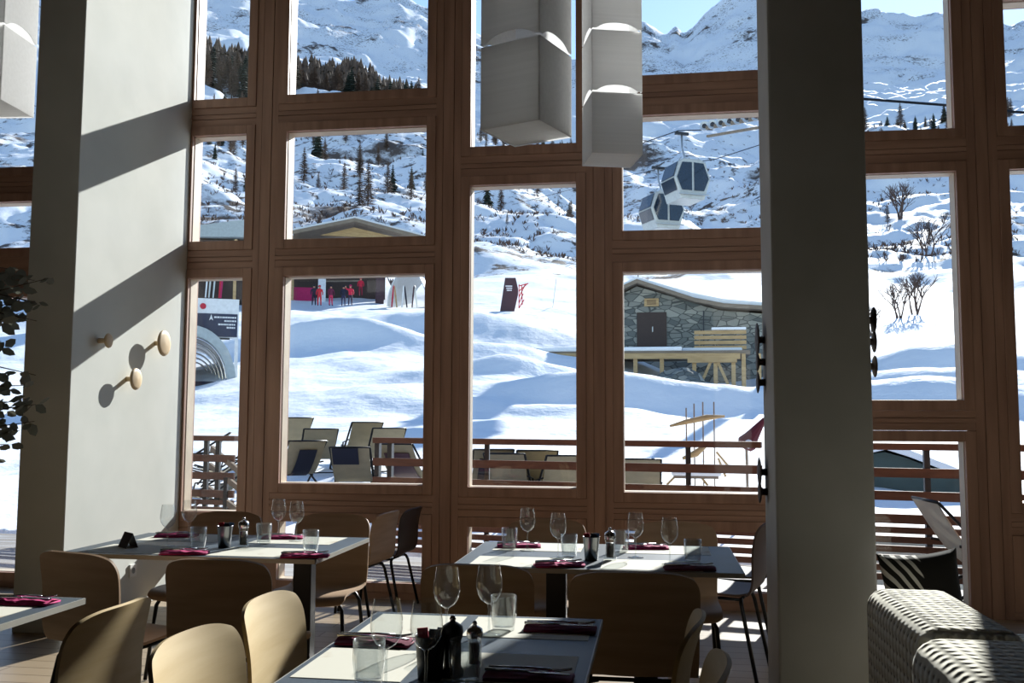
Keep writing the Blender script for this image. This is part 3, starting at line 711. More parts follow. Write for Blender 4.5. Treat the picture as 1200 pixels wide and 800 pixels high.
person(372.5, 83, 362.5, 'd8323c', 'd8323c', 'red', 'person in all red ski suit standing by white lodge post')
person(386, 83, 362, '6a2340', 'c8325a', 'suit', 'person in maroon jacket and pink trousers, centre of lodge group', 0, .4)
person(401, 84, 362, '23253c', '2a2a50', 'suit', 'person in navy ski suit standing left of the raised arm skier')
person(409, 83, 361, 'd02846', '35223a', 'magenta', 'person in bright red jacket with one arm raised', 1)
person(421, 90, 350, 'c4203c', '8a1a34', 'red', 'person in crimson suit higher up behind the group')

# ------------------------------------------------------------------ brown board, net, pole
p5 = gp(596, 70); p5.z = max(p5.z, EYE+(494-368)/F*70-.1)
t = thing('piste_board', 'dark brown six sided board leaning on snow crest in middle window', 'sign', p5, -math.atan2(p5.x, p5.y))
k = 70/F
MB().prism([(-11*k, -.3), (5.5*k, -.3), (11*k, 20*k), (11*k, 27*k), (8*k, 40*k), (-4.5*k, 40*k)], 0, .18).build('board', M['brownboard'], t)
for j, (a, b, z) in enumerate(((-4, 4, 30), (-3, 4, 27.5), (-2.5, 3.5, 25))):
    MB().box(a*k, b*k, -.03, 0, (z-.7)*k, (z+.7)*k).build('lettering', M['signwhite'], t)
pn = gp(608, 69); pn.z = p5.z
t = thing('safety_net', 'red safety net strip attached beside the leaning brown board', 'net', pn, -math.atan2(pn.x, pn.y))
for a, b in (((0, 2), (6, 12)), ((0, 8), (5, 19)), ((0, 15), (7, 29)), ((0, 22), (9, 30)), ((0, 2), (0, 30)), ((4, 6), (3, 29)), ((0, 28), (11, 31))):
    MB().beam((a[0]*k, 0, a[1]*k), (b[0]*k, 0, b[1]*k), .07).build('strand', M['netting'], t)
pq = gp(647, 75); o = MB().tube([(0, 0, -.5), (.35, 0, 2.3)], .035, 6).build('slalom_pole', M['signwhite']); o.location = pq; tag(o, 'thin white pole leaning on the slope right of the red net', 'pole')

# ------------------------------------------------------------------ stone hut and platform
R6 = 54; p6 = gp(800, R6); p6.z = EYE+(494-407)/F*R6; y6 = -math.atan2(p6.x, p6.y)
def hx(x): return R6*math.tan(ph_img(x)-ph_img(800))
def hz(y): return (407-y)/F*R6
t = thing('stone_hut', 'stone hut with snow covered low gable roof and dark plank door', 'building', p6, y6)
LX, RX = hx(716), hx(935)
MB().prism([(LX, -2.5), (RX, -2.5), (RX, hz(374)), (hx(845), hz(366)), (hx(747), hz(336)), (LX, hz(352))], 0, 9).build('wall', M['stone'], t)
mb = MB(); prof = [(hx(706), hz(352)), (hx(748), hz(334)), (hx(815), hz(357)), (hx(850), hz(364)), (hx(945), hz(371))]
th = .22
mb.prism(prof+[(x, z+th) for x, z in prof[::-1]], -.7, 9.5); mb.build('roof', M['board'], t)
mb = MB()
sn = [(x, z+th) for x, z in prof]; tp = [(x, z+.18+(.12 if i in (2, 3) else 0)) for i, (x, z) in enumerate(sn)]
mb.prism(sn+tp[::-1], -.35, 9.6); mb.build('roof_snow', M['snow'], t, bevel=.05)
MB().box(hx(747), hx(782), -.06, .02, 0, hz(367)).build('door', M['dark'], t)
MB().box(hx(765), hx(766), -.1, -.05, hz(390), hz(384)).build('door_handle', M['tin'], kids(t)[-1])
MB().box(hx(756), hx(773), -.14, -.02, hz(360), hz(351)).build('sign_board', M['plank'], t)
for z in (353.5, 355.5, 357.5): MB().box(hx(759), hx(770), -.16, -.14, hz(z+.4), hz(z-.4)).build('lettering', M['dark'], kids(t)[-1] if kids(t)[-1].name.startswith('sign_board') else t)
MB().tube([(hx(747), 2, hz(334)), (hx(747), 2, hz(314))], .03, 6).build('aerial', M['black_metal'], t)
MB().box(hx(825), hx(826), -.05, .02, -.3, hz(366)).build('downpipe', M['railm'], t)
# platform in front
RP6 = 47.5; p7 = gp(800, RP6); p7.z = EYE+(494-412)/F*RP6
def wx(x): return RP6*math.tan(ph_img(x)-ph_img(800))
def wz(y): return (412-y)/F*RP6
t = thing('timber_platform', 'snow covered timber platform on posts in front of the stone hut', 'platform', p7, y6)
MB().box(wx(600), wx(880), 0, 5.2, wz(417), wz(412)).build('deck', M['board'], t)
MB().beam((wx(598), -.08, wz(417)), (wx(868), -.08, wz(419)), .12, .28).build('edge_beam', M['plank'], t)
for a, b, d in ((602, 800, 0), (800, 872, .9)): MB().box(wx(a), wx(b), .1+d, 5.0, wz(412), wz(407-0*d)).build('snow_cover', M['snow'], t, bevel=.06)
for x, y1 in ((638, 426), (672, 436), (745, 446), (776, 440), (814, 468), (839, 470), (860, 470), (872, 462), (890, 462)):
    MB().beam((wx(x), .05, wz(y1)-1.2), (wx(x), .05, wz(416)), .2).build('post', M['plank'] if x > 700 else M['board'], t)
MB().beam((wx(816), -.05, wz(462)), (wx(834), -.05, wz(424)), .14).build('brace', M['plank'], t)
MB().beam((wx(858), -.05, wz(462)), (wx(841), -.05, wz(424)), .14).build('brace', M['plank'], t)
MB().beam((wx(806), -.12, wz(424)), (wx(864), -.12, wz(424)), .14, .2).build('cross_beam', M['plank'], t)
t = thing('slatted_board', 'pale horizontal slatted bench back standing on platform before stone hut', 'bench', p7+Matrix.Rotation(y6, 3, 'Z') @ Vector((wx(846), 1.2, wz(411))), y6)
for j in range(4): MB().box(-30*RP6/F, 30*RP6/F, 0, .06, (1+j*6)*RP6/F+.05, (5.2+j*6)*RP6/F+.05).build('slat', M['plank'], t)
for s in (-24, 24): MB().beam((s*RP6/F, .1, 0), (s*RP6/F, .1, 25*RP6/F), .08).build('upright', M['board'], t)
MB().box(-10*RP6/F, 30*RP6/F, -.02, .1, 24*RP6/F+.05, 27*RP6/F+.05).build('snow_cap', M['snow'], t, bevel=.04)
# rocks under the platform
for k, (x, r, s) in enumerate(((796, 45, 1.1), (783, 46, .8), (806, 44.5, .8))):
    rr = random.Random(k); mb = MB(); bmesh.ops.create_icosphere(mb.b, subdivisions=3, radius=s)
    for v in mb.b.verts: v.co *= 1+.35*float(vnoise(np.array([v.co.x*2+k]), np.array([v.co.y*2+v.co.z*2.7]), 5)[0]); v.co.z *= .8
    o = mb.build('boulder', M['stone']); o.location = gp(x, r)+Vector((0, 0, s*.4))
    tag(o, ('largest dark boulder under timber platform', 'dark boulder furthest left under timber platform', 'small dark boulder beside platform front post')[k], 'rock')

# ------------------------------------------------------------------ gondolas
def gondola(ximg, yimg, r, label, hs, roll=0):
    p = at_r(ximg, yimg, r); t = thing('gondola_cabin', label, 'gondola', p, -math.atan2(p.x, p.y)+.5)
    prof = [(-.62, -.95), (.62, -.95), (.95, .05), (.7, .85), (.45, .98), (-.45, .98), (-.7, .85), (-.95, .05)]
    MB().prism(prof, -.75, .75).build('body', M['gondola'], t, bevel=.05)
    for y, n in ((-.77, 1), (.77, 1)):
        MB().prism([(-.58, -.55), (-.06, -.55), (-.06, .8), (-.56, .78), (-.84, .05)], y-.012, y+.012).build('window', M['gwin'], t)
        MB().prism([(.58, -.55), (.06, -.55), (.06, .8), (.56, .78), (.84, .05)], y-.012, y+.012).build('window', M['gwin'], t)
    for s in (-1, 1):
        mb = MB(); m = Matrix.Identity(4)
        v = [(s*.97, -.62, .1), (s*.97, .62, .1), (s*.735, .62, .82), (s*.735, -.62, .82)]; mb.b.faces.new([mb.b.verts.new(q) for q in v])
        v = [(s*.965, -.62, .02), (s*.965, .62, .02), (s*.78, .62, -.55), (s*.78, -.62, -.55)]; mb.b.faces.new([mb.b.verts.new(q) for q in v])
        mb.build('side_window', M['gwin'], t, solid=.02)
    MB().tube([(0, 0, .95), (0, .05, 1.3), (0, .28, 1.8), (0, .3, hs)], .05, 8).build('hanger', M['tin'], t, True)
    MB().beam((-.35, .3, hs), (.35, .3, hs), .14).build('cable_grip', M['railm'], t)
    MB().beam((-.8, -.85, -.75), (.8, -.85, -.75), .06).build('ski_rack', M['tin'], t)
    for s in (-.4, .4): MB().beam((s, 0, .98), (s*.5, 0, 1.25), .05).build('roof_bracket', M['tin'], t)
    return t
GR = 46
g1 = gondola(803, 214, GR, 'larger upper gondola cabin hanging from its long arm', 2.5); g2 = gondola(775, 249, GR+3, 'lower gondola cabin partly behind the larger upper one', 2.4)
c1 = at_r(795, 153, GR)
mb = MB(); pts = [at_r(835, 152, GR-2), c1, at_r(740, 172, GR+3), at_r(640, 205, GR+14), at_r(520, 236, 80)]
mb.tube(pts, .025, 5); tag(mb.build('lift_cable', M['black_metal']), 'thin dark cable carrying the upper gondola cabin', 'cable')
mb = MB(); mb.tube([at_r(905, 165, GR-4), at_r(840, 186, GR), at_r(775, 197, GR+3), at_r(700, 214, GR+10), at_r(600, 240, 80)], .02, 5)
tag(mb.build('lift_cable', M['black_metal']), 'lower thin cable running above the lower gondola cabin', 'cable')
a, b = at_r(824, 151, 44), at_r(930, 131, 40)
t = thing('cable_wheel_assembly', 'long beam with row of round cable wheels under upper window rail', 'lift machinery', a, 0)
MB().beam(Vector((0, .1, .05)), b-a+Vector((0, .1, .05)), .1, .16).build('beam', M['board'], t)
for k in range(10):
    q = (b-a)*((k+.15)/10)+Vector((0, 0, .12))
    for nm, rr_, m_ in (('wheel', .215, 'tin'), ):
        mb = MB(); mb.lathe([(.12, -.04), (.215, -.05), (.215, .05), (.12, .04), (.12, -.04)], 18, (0, 0, 0)); o = mb.build('wheel', M['tin'], t)
        o.rotation_euler = (PI/2, 0, 0); o.location = q
        h = MB().lathe([(0, -.05), (.11, -.03), (.11, .03), (0, .05)], 12).build('hub', M['railm'], o)
MB().beam(Vector((.2, .2, -.3)), b-a+Vector((0, .2, -.35)), .12, .1).build('catwalk', M['board'], t)
MB().beam((b-a)*.95+Vector((0, .3, 0)), (b-a)*.95+Vector((0, .3, -9)), .35).build('tower', M['tin'], t)
# distant cable across right window
mb = MB(); mb.tube([at_r(985, 114, 160), at_r(1118, 124, 170), at_r(1230, 135, 180)], .22, 5); tag(mb.build('lift_cable', M['black_metal']), 'dark cable crossing the upper right window before the trees', 'cable')

# ------------------------------------------------------------------ deck chairs on the snow
def make_deckchair():
    t = thing('deck_chair', '', 'deck chair')
    for s in (-.29, .29):
        MB().tube([(s, -.55, 1.0), (s, .5, .1), (s, .56, .0)], .018, 6).build('back_rail', M['black_metal'], t, True)
        MB().tube([(s*.9, .62, .42), (s*.9, -.5, .0)], .018, 6).build('seat_rail', M['black_metal'], t, True)
        MB().tube([(s*1.05, -.32, .58), (s*1.05, .25, .5), (s*1.05, .3, .2)], .015, 6).build('arm', M['black_metal'], t, True)
    mb = MB(); P = []
    for i in range(13):
        u = i/12; y = -.56+1.2*u; z = 1.0-.95*u+.36*u*u*u - .22*math.sin(PI*u)
        P.append([(x, y, z) for x in np.linspace(-.28, .28, 5)])
    mb.grid(P).build('canvas_sling', M['canvas'], t, True, solid=.012)
    MB().tube([(-.29, -.55, 1.0), (.29, -.55, 1.0)], .018, 6).build('cross_bar', M['black_metal'], t, True)
    MB().tube([(-.29, -.5, .01), (.29, -.5, .01)], .015, 6).build('cross_bar', M['black_metal'], t, True)
    return t
dk = Kind(make_deckchair())
DC = [(352, 15.5, .25, 'canvas deck chair carrying a long black towel, at left window edge'), (374, 17.5, .1, 'canvas deck chair standing behind the one with long black towel'),
      (416, 14.8, -.1, 'canvas deck chair with small black cloth on its top, left of railing end post'), (425, 18.5, .2, 'canvas deck chair directly behind the one with the small black cloth'),
      (452, 17.5, .15, 'canvas deck chair with its top showing over railing end post'), (478, 15.2, -.35, 'canvas deck chair behind railing with striped towel'),
      (575, 14.5, .1, 'canvas deck chair with black bag behind railing, leftmost in tall middle window'), (598, 14.0, -.15, 'canvas deck chair second from left in tall middle window'),
      (628, 14.4, .05, 'canvas deck chair third from left in tall middle window'), (656, 13.8, .2, 'canvas deck chair rightmost in tall middle window'),
      (748, 13.4, 0, 'canvas deck chair behind railing at left edge of the gondola window column'), (262, 13.8, 1.9, 'canvas deck chair seen side on in the narrow left window'),
      (280, 16.0, 1.7, 'canvas deck chair behind the side on one in narrow left window'), (232, 17, 1.5, 'canvas deck chair half hidden at pale pillar edge'),
      (344, 19.5, .2, 'canvas deck chair furthest back at left window edge')]
DCO = []
for x, r, a, lb in DC:
    p = gp(x, r); p.z += .02; DCO.append(dk.put(p, -ph_img(x)+a, lb, None, (1, 1, .76)))
def cloth_on(dc, name, label, m, u0, u1, x0, x1, cat='towel'):
    P = []
    for i in range(9):
        u = u0+(u1-u0)*i/8; y = -.56+1.2*u; z = 1.0-.95*u+.36*u**3-.22*math.sin(PI*u)
        P.append([(x, y-.028, z-.02) for x in np.linspace(x0, x1, 5)])
    o = MB().grid(P).build(name, m, None, True, solid=.015); o.location = dc.location; o.rotation_euler = dc.rotation_euler; o.scale = (1, 1, .76)
    return tag(o, label, cat)
cloth_on(DCO[0], 'towel', 'long black towel hanging down back of deck chair at left', M['navy'], .1, .8, -.1, .17)
cloth_on(DCO[2], 'cloth', 'small black cloth draped at top of centre deck chair', M['navy'], .0, .2, -.26, .12)
cloth_on(DCO[5], 'towel', 'brown towel hung over deck chair behind railing end', M['brownboard'], .1, .6, -.2, .2)
cloth_on(DCO[6], 'bag', 'black bag hanging on back of deck chair in tall window', M['navy'], .1, .45, -.2, .05, 'bag')

# ------------------------------------------------------------------ wooden rack, maroon cover, stall
pr_ = gp(826, 13.6)
t = thing('wooden_ski_rack', 'weathered wooden rack with curved beam and four thin poles behind railing', 'rack', pr_, -ph_img(826))
k = 13.6/F
def rz(y): return EYE+(494-y)*k-pr_.z
for x, y0, y1 in ((804.5, 530, 478), (813.5, 520, 473), (823.5, 520, 471), (836, 525, 471)):
    MB().beam(((x-826)*k, .1, -.1), ((x-826)*k, .1, rz(y1)), .018).build('pole', M['board'], t)
MB().tube([((786-826)*k, 0, rz(499)), ((805-826)*k, 0, rz(494)), ((828-826)*k, 0, rz(489)), ((848-826)*k, 0, rz(487.5))], [.015, .035, .04, .015], 8).build('curved_beam', M['plank'], t, True)
MB().tube([((800-826)*k, 0, rz(536)), ((815-826)*k, 0, rz(530)), ((826-826)*k, 0, rz(521))], [.02, .05, .03], 8).build('curved_beam', M['plank'], t, True)
for a, b in (((782, 566), (802, 546)), ((828, 566), (812, 546)), ((838, 528), (852, 545)), ((840, 535), (848, 556))):
    MB().beam(((a[0]-826)*k, 0, rz(a[1])), ((b[0]-826)*k, 0, rz(b[1])), .03).build('leg', M['plank'], t)
MB().box((790-826)*k, (840-826)*k, -.15, .15, rz(558), rz(555)).build('shelf', M['board'], t)
MB().box((788-826)*k, (843-826)*k, -.16, .16, rz(555), rz(550)).build('snow', M['snow'], t, bevel=.02)
pm = at_r(880, 518, 13.0)
t = thing('folded_parasol', 'maroon folded parasol tilted with snow in its folds beside the pillar', 'parasol', pm, 0)
mb = MB(); m = Matrix.Rotation(.62, 4, 'Y')
mb.lathe([(.001, .42), (.03, .36), (.09, .1), (.13, -.02), (.1, -.08), (.02, -.1)], 10, (-.04, 0, 0), mtx=m); mb.build('canopy', M['maroon'], t)
mb = MB(); mb.tube([m @ Vector((0, 0, .48)), m @ Vector((0, 0, -.1)), (-.05, 0, -.9)], .02, 6); mb.build('pole', M['board'], t)
mb = MB(); bmesh.ops.create_icosphere(mb.b, subdivisions=2, radius=.06); mb.build('snow', M['snow'], t).location = (-.04, -.1, -.02)
# green walled stall with snow roof in right low window
ps = gp(1075, 17.5); k = 17.5/F
def tz(y): return EYE+(494-y)*k-ps.z
t = thing('market_stall', 'dark green walled stall with sloping snow roof beyond railing right of pillar', 'stall', ps, -ph_img(1075))
def tx(x): return (x-1075)*k
MB().prism([(tx(1000), -.5), (tx(1132), -.5), (tx(1132), tz(560)), (tx(1062), tz(532)), (tx(1040), tz(526)), (tx(1000), tz(532))], 0, 3).build('wall', M['tarp'], t)
pf = [(tx(990), tz(536)), (tx(1042), tz(523)), (tx(1064), tz(530)), (tx(1142), tz(561))]
MB().prism(pf+[(x, z+.12) for x, z in pf[::-1]], -.2, 3.2).build('roof', M['snow'], t, bevel=.02)
pb = Vector(at_r(1098, 640, 9.9)); 
t = thing('terrace_box', 'pale grey box with light lid standing on terrace beyond railing', 'box', (pb.x, 10.3, gz(pb.x, 10.3) if False else -.35), -.15)
MB().box(-.45, .4, -.25, .25, 0, .52).build('body', M['greytop'], t, bevel=.01)
MB().box(-.5, .45, -.3, .3, .52, .57).build('lid', M['cream'], t, bevel=.008)
# white sling chair outside close to glass
dc = make_deckchair(); tag(dc, 'white folding chair with dark frame on terrace close outside right window', 'deck chair')
pp = at_z(1112, 712, 0); dc.location = (2.38, 7.84, 0); dc.rotation_euler = (0, 0, -1.45); dc.scale = (.85, .62, .76)
for c in kids(dc):
    if c.name.startswith('canvas_sling'):
        c.data = c.data.copy(); c.data.materials[0] = M['cream']
# ================================================================== INTERIOR
def rbox(x0, x1, y0, y1, z0, z1, r, seg=5):
    mb = MB(); mb.box(x0, x1, y0, y1, z0, z1); bmesh.ops.recalc_face_normals(mb.b, faces=mb.b.faces)
    bmesh.ops.bevel(mb.b, geom=mb.b.edges[:], offset=r, segments=seg, profile=.5, affect='EDGES'); return mb
# pale strips added at pane edges; sunlit jamb brightness put into their colour
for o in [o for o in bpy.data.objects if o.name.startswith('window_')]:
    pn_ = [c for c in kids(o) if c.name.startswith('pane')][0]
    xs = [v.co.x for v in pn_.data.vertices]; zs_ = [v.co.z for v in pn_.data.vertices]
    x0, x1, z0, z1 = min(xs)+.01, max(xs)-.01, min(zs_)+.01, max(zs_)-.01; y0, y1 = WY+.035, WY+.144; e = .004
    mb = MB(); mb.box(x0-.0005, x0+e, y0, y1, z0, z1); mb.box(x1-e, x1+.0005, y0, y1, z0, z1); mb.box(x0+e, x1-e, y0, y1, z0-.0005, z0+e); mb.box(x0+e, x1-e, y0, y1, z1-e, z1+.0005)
    mb.build('sunlit_jamb_strip', M['sunlit_jamb'], o)
# ------------------------------------------------------------------ chairs
def shell_profile():
    pts = [(.235, .405), (.225, .43), (.19, .447), (.1, .45), (0, .443), (-.1, .437), (-.17, .442), (-.21, .465), (-.232, .51), (-.243, .57), (-.25, .64), (-.262, .71), (-.28, .775), (-.298, .825)]
    out = []
    for i in range(len(pts)-1):
        for k in range(6):
            u = k/6; p0 = pts[max(i-1, 0)]; p1 = pts[i]; p2 = pts[i+1]; p3 = pts[min(i+2, len(pts)-1)]
            out.append(tuple(.5*((2*b)+(-a+c)*u+(2*a-5*b+4*c-d)*u*u+(-a+3*b-3*c+d)*u**3) for a, b, c, d in zip(p0, p1, p2, p3)))
    return out+[pts[-1]]
def ss1(a, b, x): v = min(max((x-a)/(b-a), 0), 1); return v*v*(3-2*v)
def make_chair(mt, name='dining_chair', metal='black_metal'):
    t = thing(name, '', 'chair'); prof = shell_profile(); n = len(prof)
    def rows(i0, i1):
        P = []
        for i in range(i0, i1):
            y, z = prof[i]; f = i/(n-1); W = .205+.012*f*f
            if f > .88: W -= .03*((f-.88)/.12)**2.4
            if f < .08: W -= .03*((.08-f)/.08)**2
            back = max(0, (f-.5)/.5); row = []
            for k in range(21):
                u = -1+2*k/20; ux = u*W/.215; row.append((u*W, y+.045*back*ux*ux, z-.022*u**4*ss1(.6, 1, f)+(.012*u*u if f < .5 else 0)))
            P.append(row)
        return P
    c = int(n*.56)
    MB().grid(rows(0, c+1)).build('seat', M[mt], t, True, solid=.011)
    MB().grid(rows(c, n)).build('backrest', M[mt], t, True, solid=.011)
    fr = MB()
    for s in (-1, 1): fr.tube([(s*.15, .17, .425), (s*.15, -.15, .42)], .009, 6)
    fr.tube([(-.15, .17, .425), (.15, .17, .425)], .009, 6); fr.tube([(-.15, -.15, .42), (.15, -.15, .42)], .009, 6)
    fr.build('seat_frame', M[metal], t, True)
    for sx_ in (-1, 1):
        MB().tube([(sx_*.12, .17, .424), (sx_*.16, .172, .415), (sx_*.18, .18, .38), (sx_*.21, .215, .005)], .0105, 8).build('leg', M[metal], t, True)
        MB().tube([(sx_*.12, -.15, .419), (sx_*.16, -.155, .41), (sx_*.18, -.165, .375), (sx_*.205, -.24, .005)], .0105, 8).build('leg', M[metal], t, True)
    return t
chd = Kind(make_chair('dark')); chw = Kind(make_chair('shaded_birch')); chb = Kind(make_chair('birch'))  # dark shells put the window-side shade into the chair colour
chw.put((-2.22, 3.83, 0), -.3, 'shaded plywood chair angled toward left table, beside the wall socket', None, (1.02, 1, 1))
chw.put((-1.66, 3.76, 0), 0, 'shaded plywood chair with its back to us, tucked at front of left table')
chw.put((-.085, 3.72, 0), .02, 'large shaded plywood chair with its back to us, front of middle table right', None, (1.08, 1, 1))
chw.put((-.66, 3.80, 0), 0, 'shaded plywood chair with its back to us, front of middle table left')
chw.put((-1.78, 4.97, 0), PI+.05, 'shaded plywood chair on window side of left table, at its right end')
chw.put((-2.42, 4.97, 0), PI, 'shaded plywood chair on window side of left table, at its left end')
chw.put((-.58, 4.90, 0), PI, 'shaded plywood chair on window side of middle table, left one')
chw.put((.10, 4.88, 0), PI, 'shaded plywood chair on window side of middle table, right one')
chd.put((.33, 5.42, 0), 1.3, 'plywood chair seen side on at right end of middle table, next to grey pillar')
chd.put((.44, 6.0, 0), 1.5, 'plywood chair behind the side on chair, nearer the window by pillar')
chw.put((-2.04, 6.34, 0), 1.45, 'shaded chair seen side on near window between left and middle tables', None, (1, 1, .9))
chd.put((-2.0, 6.84, 0), 1.5, 'shaded chair profile closest to the low window pane between tables', None, (1, 1, .88))
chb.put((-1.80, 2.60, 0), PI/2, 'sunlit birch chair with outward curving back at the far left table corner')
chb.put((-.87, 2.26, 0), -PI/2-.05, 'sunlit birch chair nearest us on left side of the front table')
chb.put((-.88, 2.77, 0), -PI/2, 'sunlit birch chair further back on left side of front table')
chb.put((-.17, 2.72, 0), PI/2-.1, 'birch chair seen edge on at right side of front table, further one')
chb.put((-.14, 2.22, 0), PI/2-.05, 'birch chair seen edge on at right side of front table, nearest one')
# ------------------------------------------------------------------ tables
def table(name, label, x0, x1, y0, y1, cols_):
    t = thing(name, label, 'table', ((x0+x1)/2, (y0+y1)/2, 0)); a, b = (x1-x0)/2, (y1-y0)/2
    MB().box(-a+.004, a-.004, -b+.004, b-.004, .722, .74).build('tabletop', M['top'], t)
    mb = MB(); mb.box(-a, -a+.004, -b, b, .72, .7395); mb.box(a-.004, a, -b, b, .72, .7395); mb.box(-a, a, -b, -b+.004, .72, .7395); mb.box(-a, a, b-.004, b, .72, .7395)
    mb.build('edge_band', M['edge'], t)
    for c in cols_:
        MB().box(c-.045, c+.045, -.035, .035, .02, .72).build('column', M['black_metal'], t, bevel=.004)
        MB().box(c-.047, c+.047, -.24, .24, 0, .022).build('foot', M['black_metal'], t, bevel=.006)
        MB().box(c-.12, c+.12, -.2, .2, .708, .722).build('top_bracket', M['black_metal'], t)
    return t
table('dining_table', 'dark slate topped table beside the white pillar wall, laid for four', -2.72, -1.48, 4.09, 4.90, (-.1, .42))
table('dining_table', 'dark slate topped table in centre before the window, laid for four', -.86, .355, 4.02, 4.86, (-.2, .21))
table('dining_table', 'dark slate topped table nearest us at bottom centre', -.885, -.165, 2.16, 3.03, (0,))
table('dining_table', 'pale lit table corner at bottom left edge', -2.68, -1.935, 2.30, 3.09, (0,))
# ------------------------------------------------------------------ tableware kinds
TZ = .7405
def make_wine():
    t = thing('wine_glass', '', 'wine glass')
    MB().lathe([(.0, .0), (.036, .0005), (.036, .002), (.012, .005), (.004, .009)], 24).build('foot', M['wglass'], t, True)
    MB().lathe([(.004, .009), (.0032, .03), (.0032, .075), (.006, .088)], 12).build('stem', M['wglass'], t, True)
    MB().lathe([(.0, .086), (.006, .088), (.022, .098), (.033, .115), (.0375, .135), (.037, .155), (.0335, .178), (.030, .2)], 28).build('bowl', M['wglass'], t, True)
    return t
def make_tumbler():
    mb = MB(); mb.lathe([(0, .0), (.030, 0), (.032, .004), (.0385, .05), (.0375, .1), (.0368, .1), (.031, .012), (0, .010)], 28)
    return tag(mb.build('water_tumbler', M['wglass'], None, True), '', 'tumbler')
def make_mill(dark=False):
    t = thing('pepper_mill', '', 'pepper mill')
    MB().lathe([(0, 0), (.027, 0), (.028, .012), (.021, .024), (.021, .085), (.024, .092)], 20).build('body', M['wglass'] if not dark else M['black'], t, True)
    MB().lathe([(0, .012), (.017, .013), (.0175, .075), (0, .076)], 16).build('peppercorns', M['black'], t, True)
    MB().lathe([(.024, .092), (.026, .104), (.024, .118), (.012, .126), (.008, .128)], 20).build('cap', M['chrome'] if not dark else M['black'], t, True)
    MB().lathe([(0, .127), (.006, .128), (.008, .135), (.005, .142), (0, .143)], 12).build('knob', M['chrome'], t, True)
    return t
def make_pot():
    t = thing('metal_pot', '', 'pot')
    MB().lathe([(0, 0), (.029, 0), (.033, .06), (.037, .1), (.039, .103), (.036, .101), (.031, .05), (.027, .006), (0, .006)], 24).build('body', M['steel'], t, True)
    return t
def make_packet():
    return tag(MB().box(-.014, .014, -.003, .003, 0, .055).build('sugar_packet', M['red'], None, bevel=.002), '', 'sugar packet')
KW, KT, KM, KP = Kind(make_wine()), Kind(make_tumbler()), Kind(make_mill()), Kind(make_pot())
def P(x, y, z=TZ): return at_z(x, y, z)
for x, y, lb in ((618, 645, 'wine glass at far left of the middle table'), (654, 654, 'wine glass by pink napkin at front left of middle table'), (745, 653, 'wine glass right of pepper mill on middle table'),
                 (785, 661, 'wine glass at right of middle table, before the tumbler'),
                 (196, 640, 'wine glass nearest the white pillar wall on left table'), (221, 632, 'wine glass second from pillar wall on left table'), (326, 630, 'wine glass at back right of left table, left of pair'), (347, 634, 'wine glass at back right of left table, right of pair'),
                 (573, 744, 'wine glass tallest at right of front table bottles'), (523, 750, 'wine glass behind the dark pot on front table'), (452, 806, 'wine glass alone over placemat on left of front table'), (499, 808, 'wine glass nearest the black pot at bottom edge')):
    KW.put(P(x, y), 0, lb)
for x, y, lb in ((597, 643, 'water tumbler at left rear of middle table'), (667, 652, 'water tumbler left of metal pot on middle table'), (728, 646, 'water tumbler behind pepper mill on middle table'), (812, 659, 'water tumbler at right end of middle table'),
                 (232, 642, 'water tumbler left of the metal pot on left table'), (309, 637, 'water tumbler right of pepper mill on left table'), (364, 646, 'water tumbler at front right corner of left table'),
                 (590, 738, 'water tumbler right of tallest wine glass on front table'), (432, 800, 'water tumbler at left of front table bottom edge'), (545, 800, 'water tumbler right of dark mill on front table')):
    KT.put(P(x, y), 0, lb)
KM.put(P(715, 656), 0, 'clear pepper mill with dark peppercorns on middle table'); KM.put(P(285, 641), 0, 'clear pepper mill with dark peppercorns on left table')
dm = make_mill(True); dm.location = P(530, 792); tag(dm, 'black pepper mill on front table', 'pepper mill')
sm = KM.put(P(556, 782), 0, 'clear salt mill beside black mill on front table', None, (.8, .8, .8))
p1 = KP.put(P(693, 656), 0, 'steel pot of sugar packets on middle table'); p2_ = KP.put(P(263, 641), 0, 'steel pot of sugar packets on left table')
dp = make_pot(); dp.location = P(504, 795); tag(dp, 'dark pot of packets on front table', 'pot')
for c in kids(dp): c.data.materials[0] = M['black']
for nm, pt in (('middle table', p1), ('left table', p2_), ('front table', dp)):
    for k, (dx, dy, ry, m, cn) in enumerate(((-.014, .005, -.12, 'red', 'red'), (.006, -.008, .1, 'navy', 'navy'), (.016, .01, .2, 'bluep', 'blue'))):
        o = MB().box(-.013, .013, -.002, .002, 0, .062).build('sugar_packet', M[m], None); o.location = pt.location+Vector((dx, dy, .055)); o.rotation_euler = (0, ry, .4*k)
        tag(o, '%s sugar packet standing in the pot on %s' % (cn, nm), 'sugar packet')
# placemats
def mat_(cx, cy, w_, d_, label, rz_=0):
    o = MB().box(-w_/2, w_/2, -d_/2, d_/2, 0, .0012).build('paper_placemat', M['paper']); o.location = (cx, cy, TZ); o.rotation_euler = (0, 0, rz_); tag(o, label, 'placemat'); return o
for x, y, lb in ((-.58, 4.18, 'paper placemat at front left of middle table'), (-.02, 4.18, 'paper placemat at front centre right of middle table'), (-.56, 4.68, 'paper placemat at back left of middle table'), (.04, 4.68, 'paper placemat at back right of middle table'),
                 (-2.42, 4.27, 'paper placemat at front left of left table'), (-1.80, 4.27, 'paper placemat at front right of left table'), (-2.40, 4.72, 'paper placemat at back left of left table'), (-1.80, 4.72, 'paper placemat at back right of left table')):
    mat_(x, y, .42, .29, lb)
mat_(-.37, 2.86-.0, .36, .27, 'printed paper placemat at back right of front table'); mat_(-.72, 2.84, .27, .30, 'paper placemat at back left of front table', 0)
mat_(-.38, 2.40, .36, .28, 'printed paper placemat at front right of front table'); mat_(-.73, 2.38, .27, .3, 'paper placemat at front left of front table')
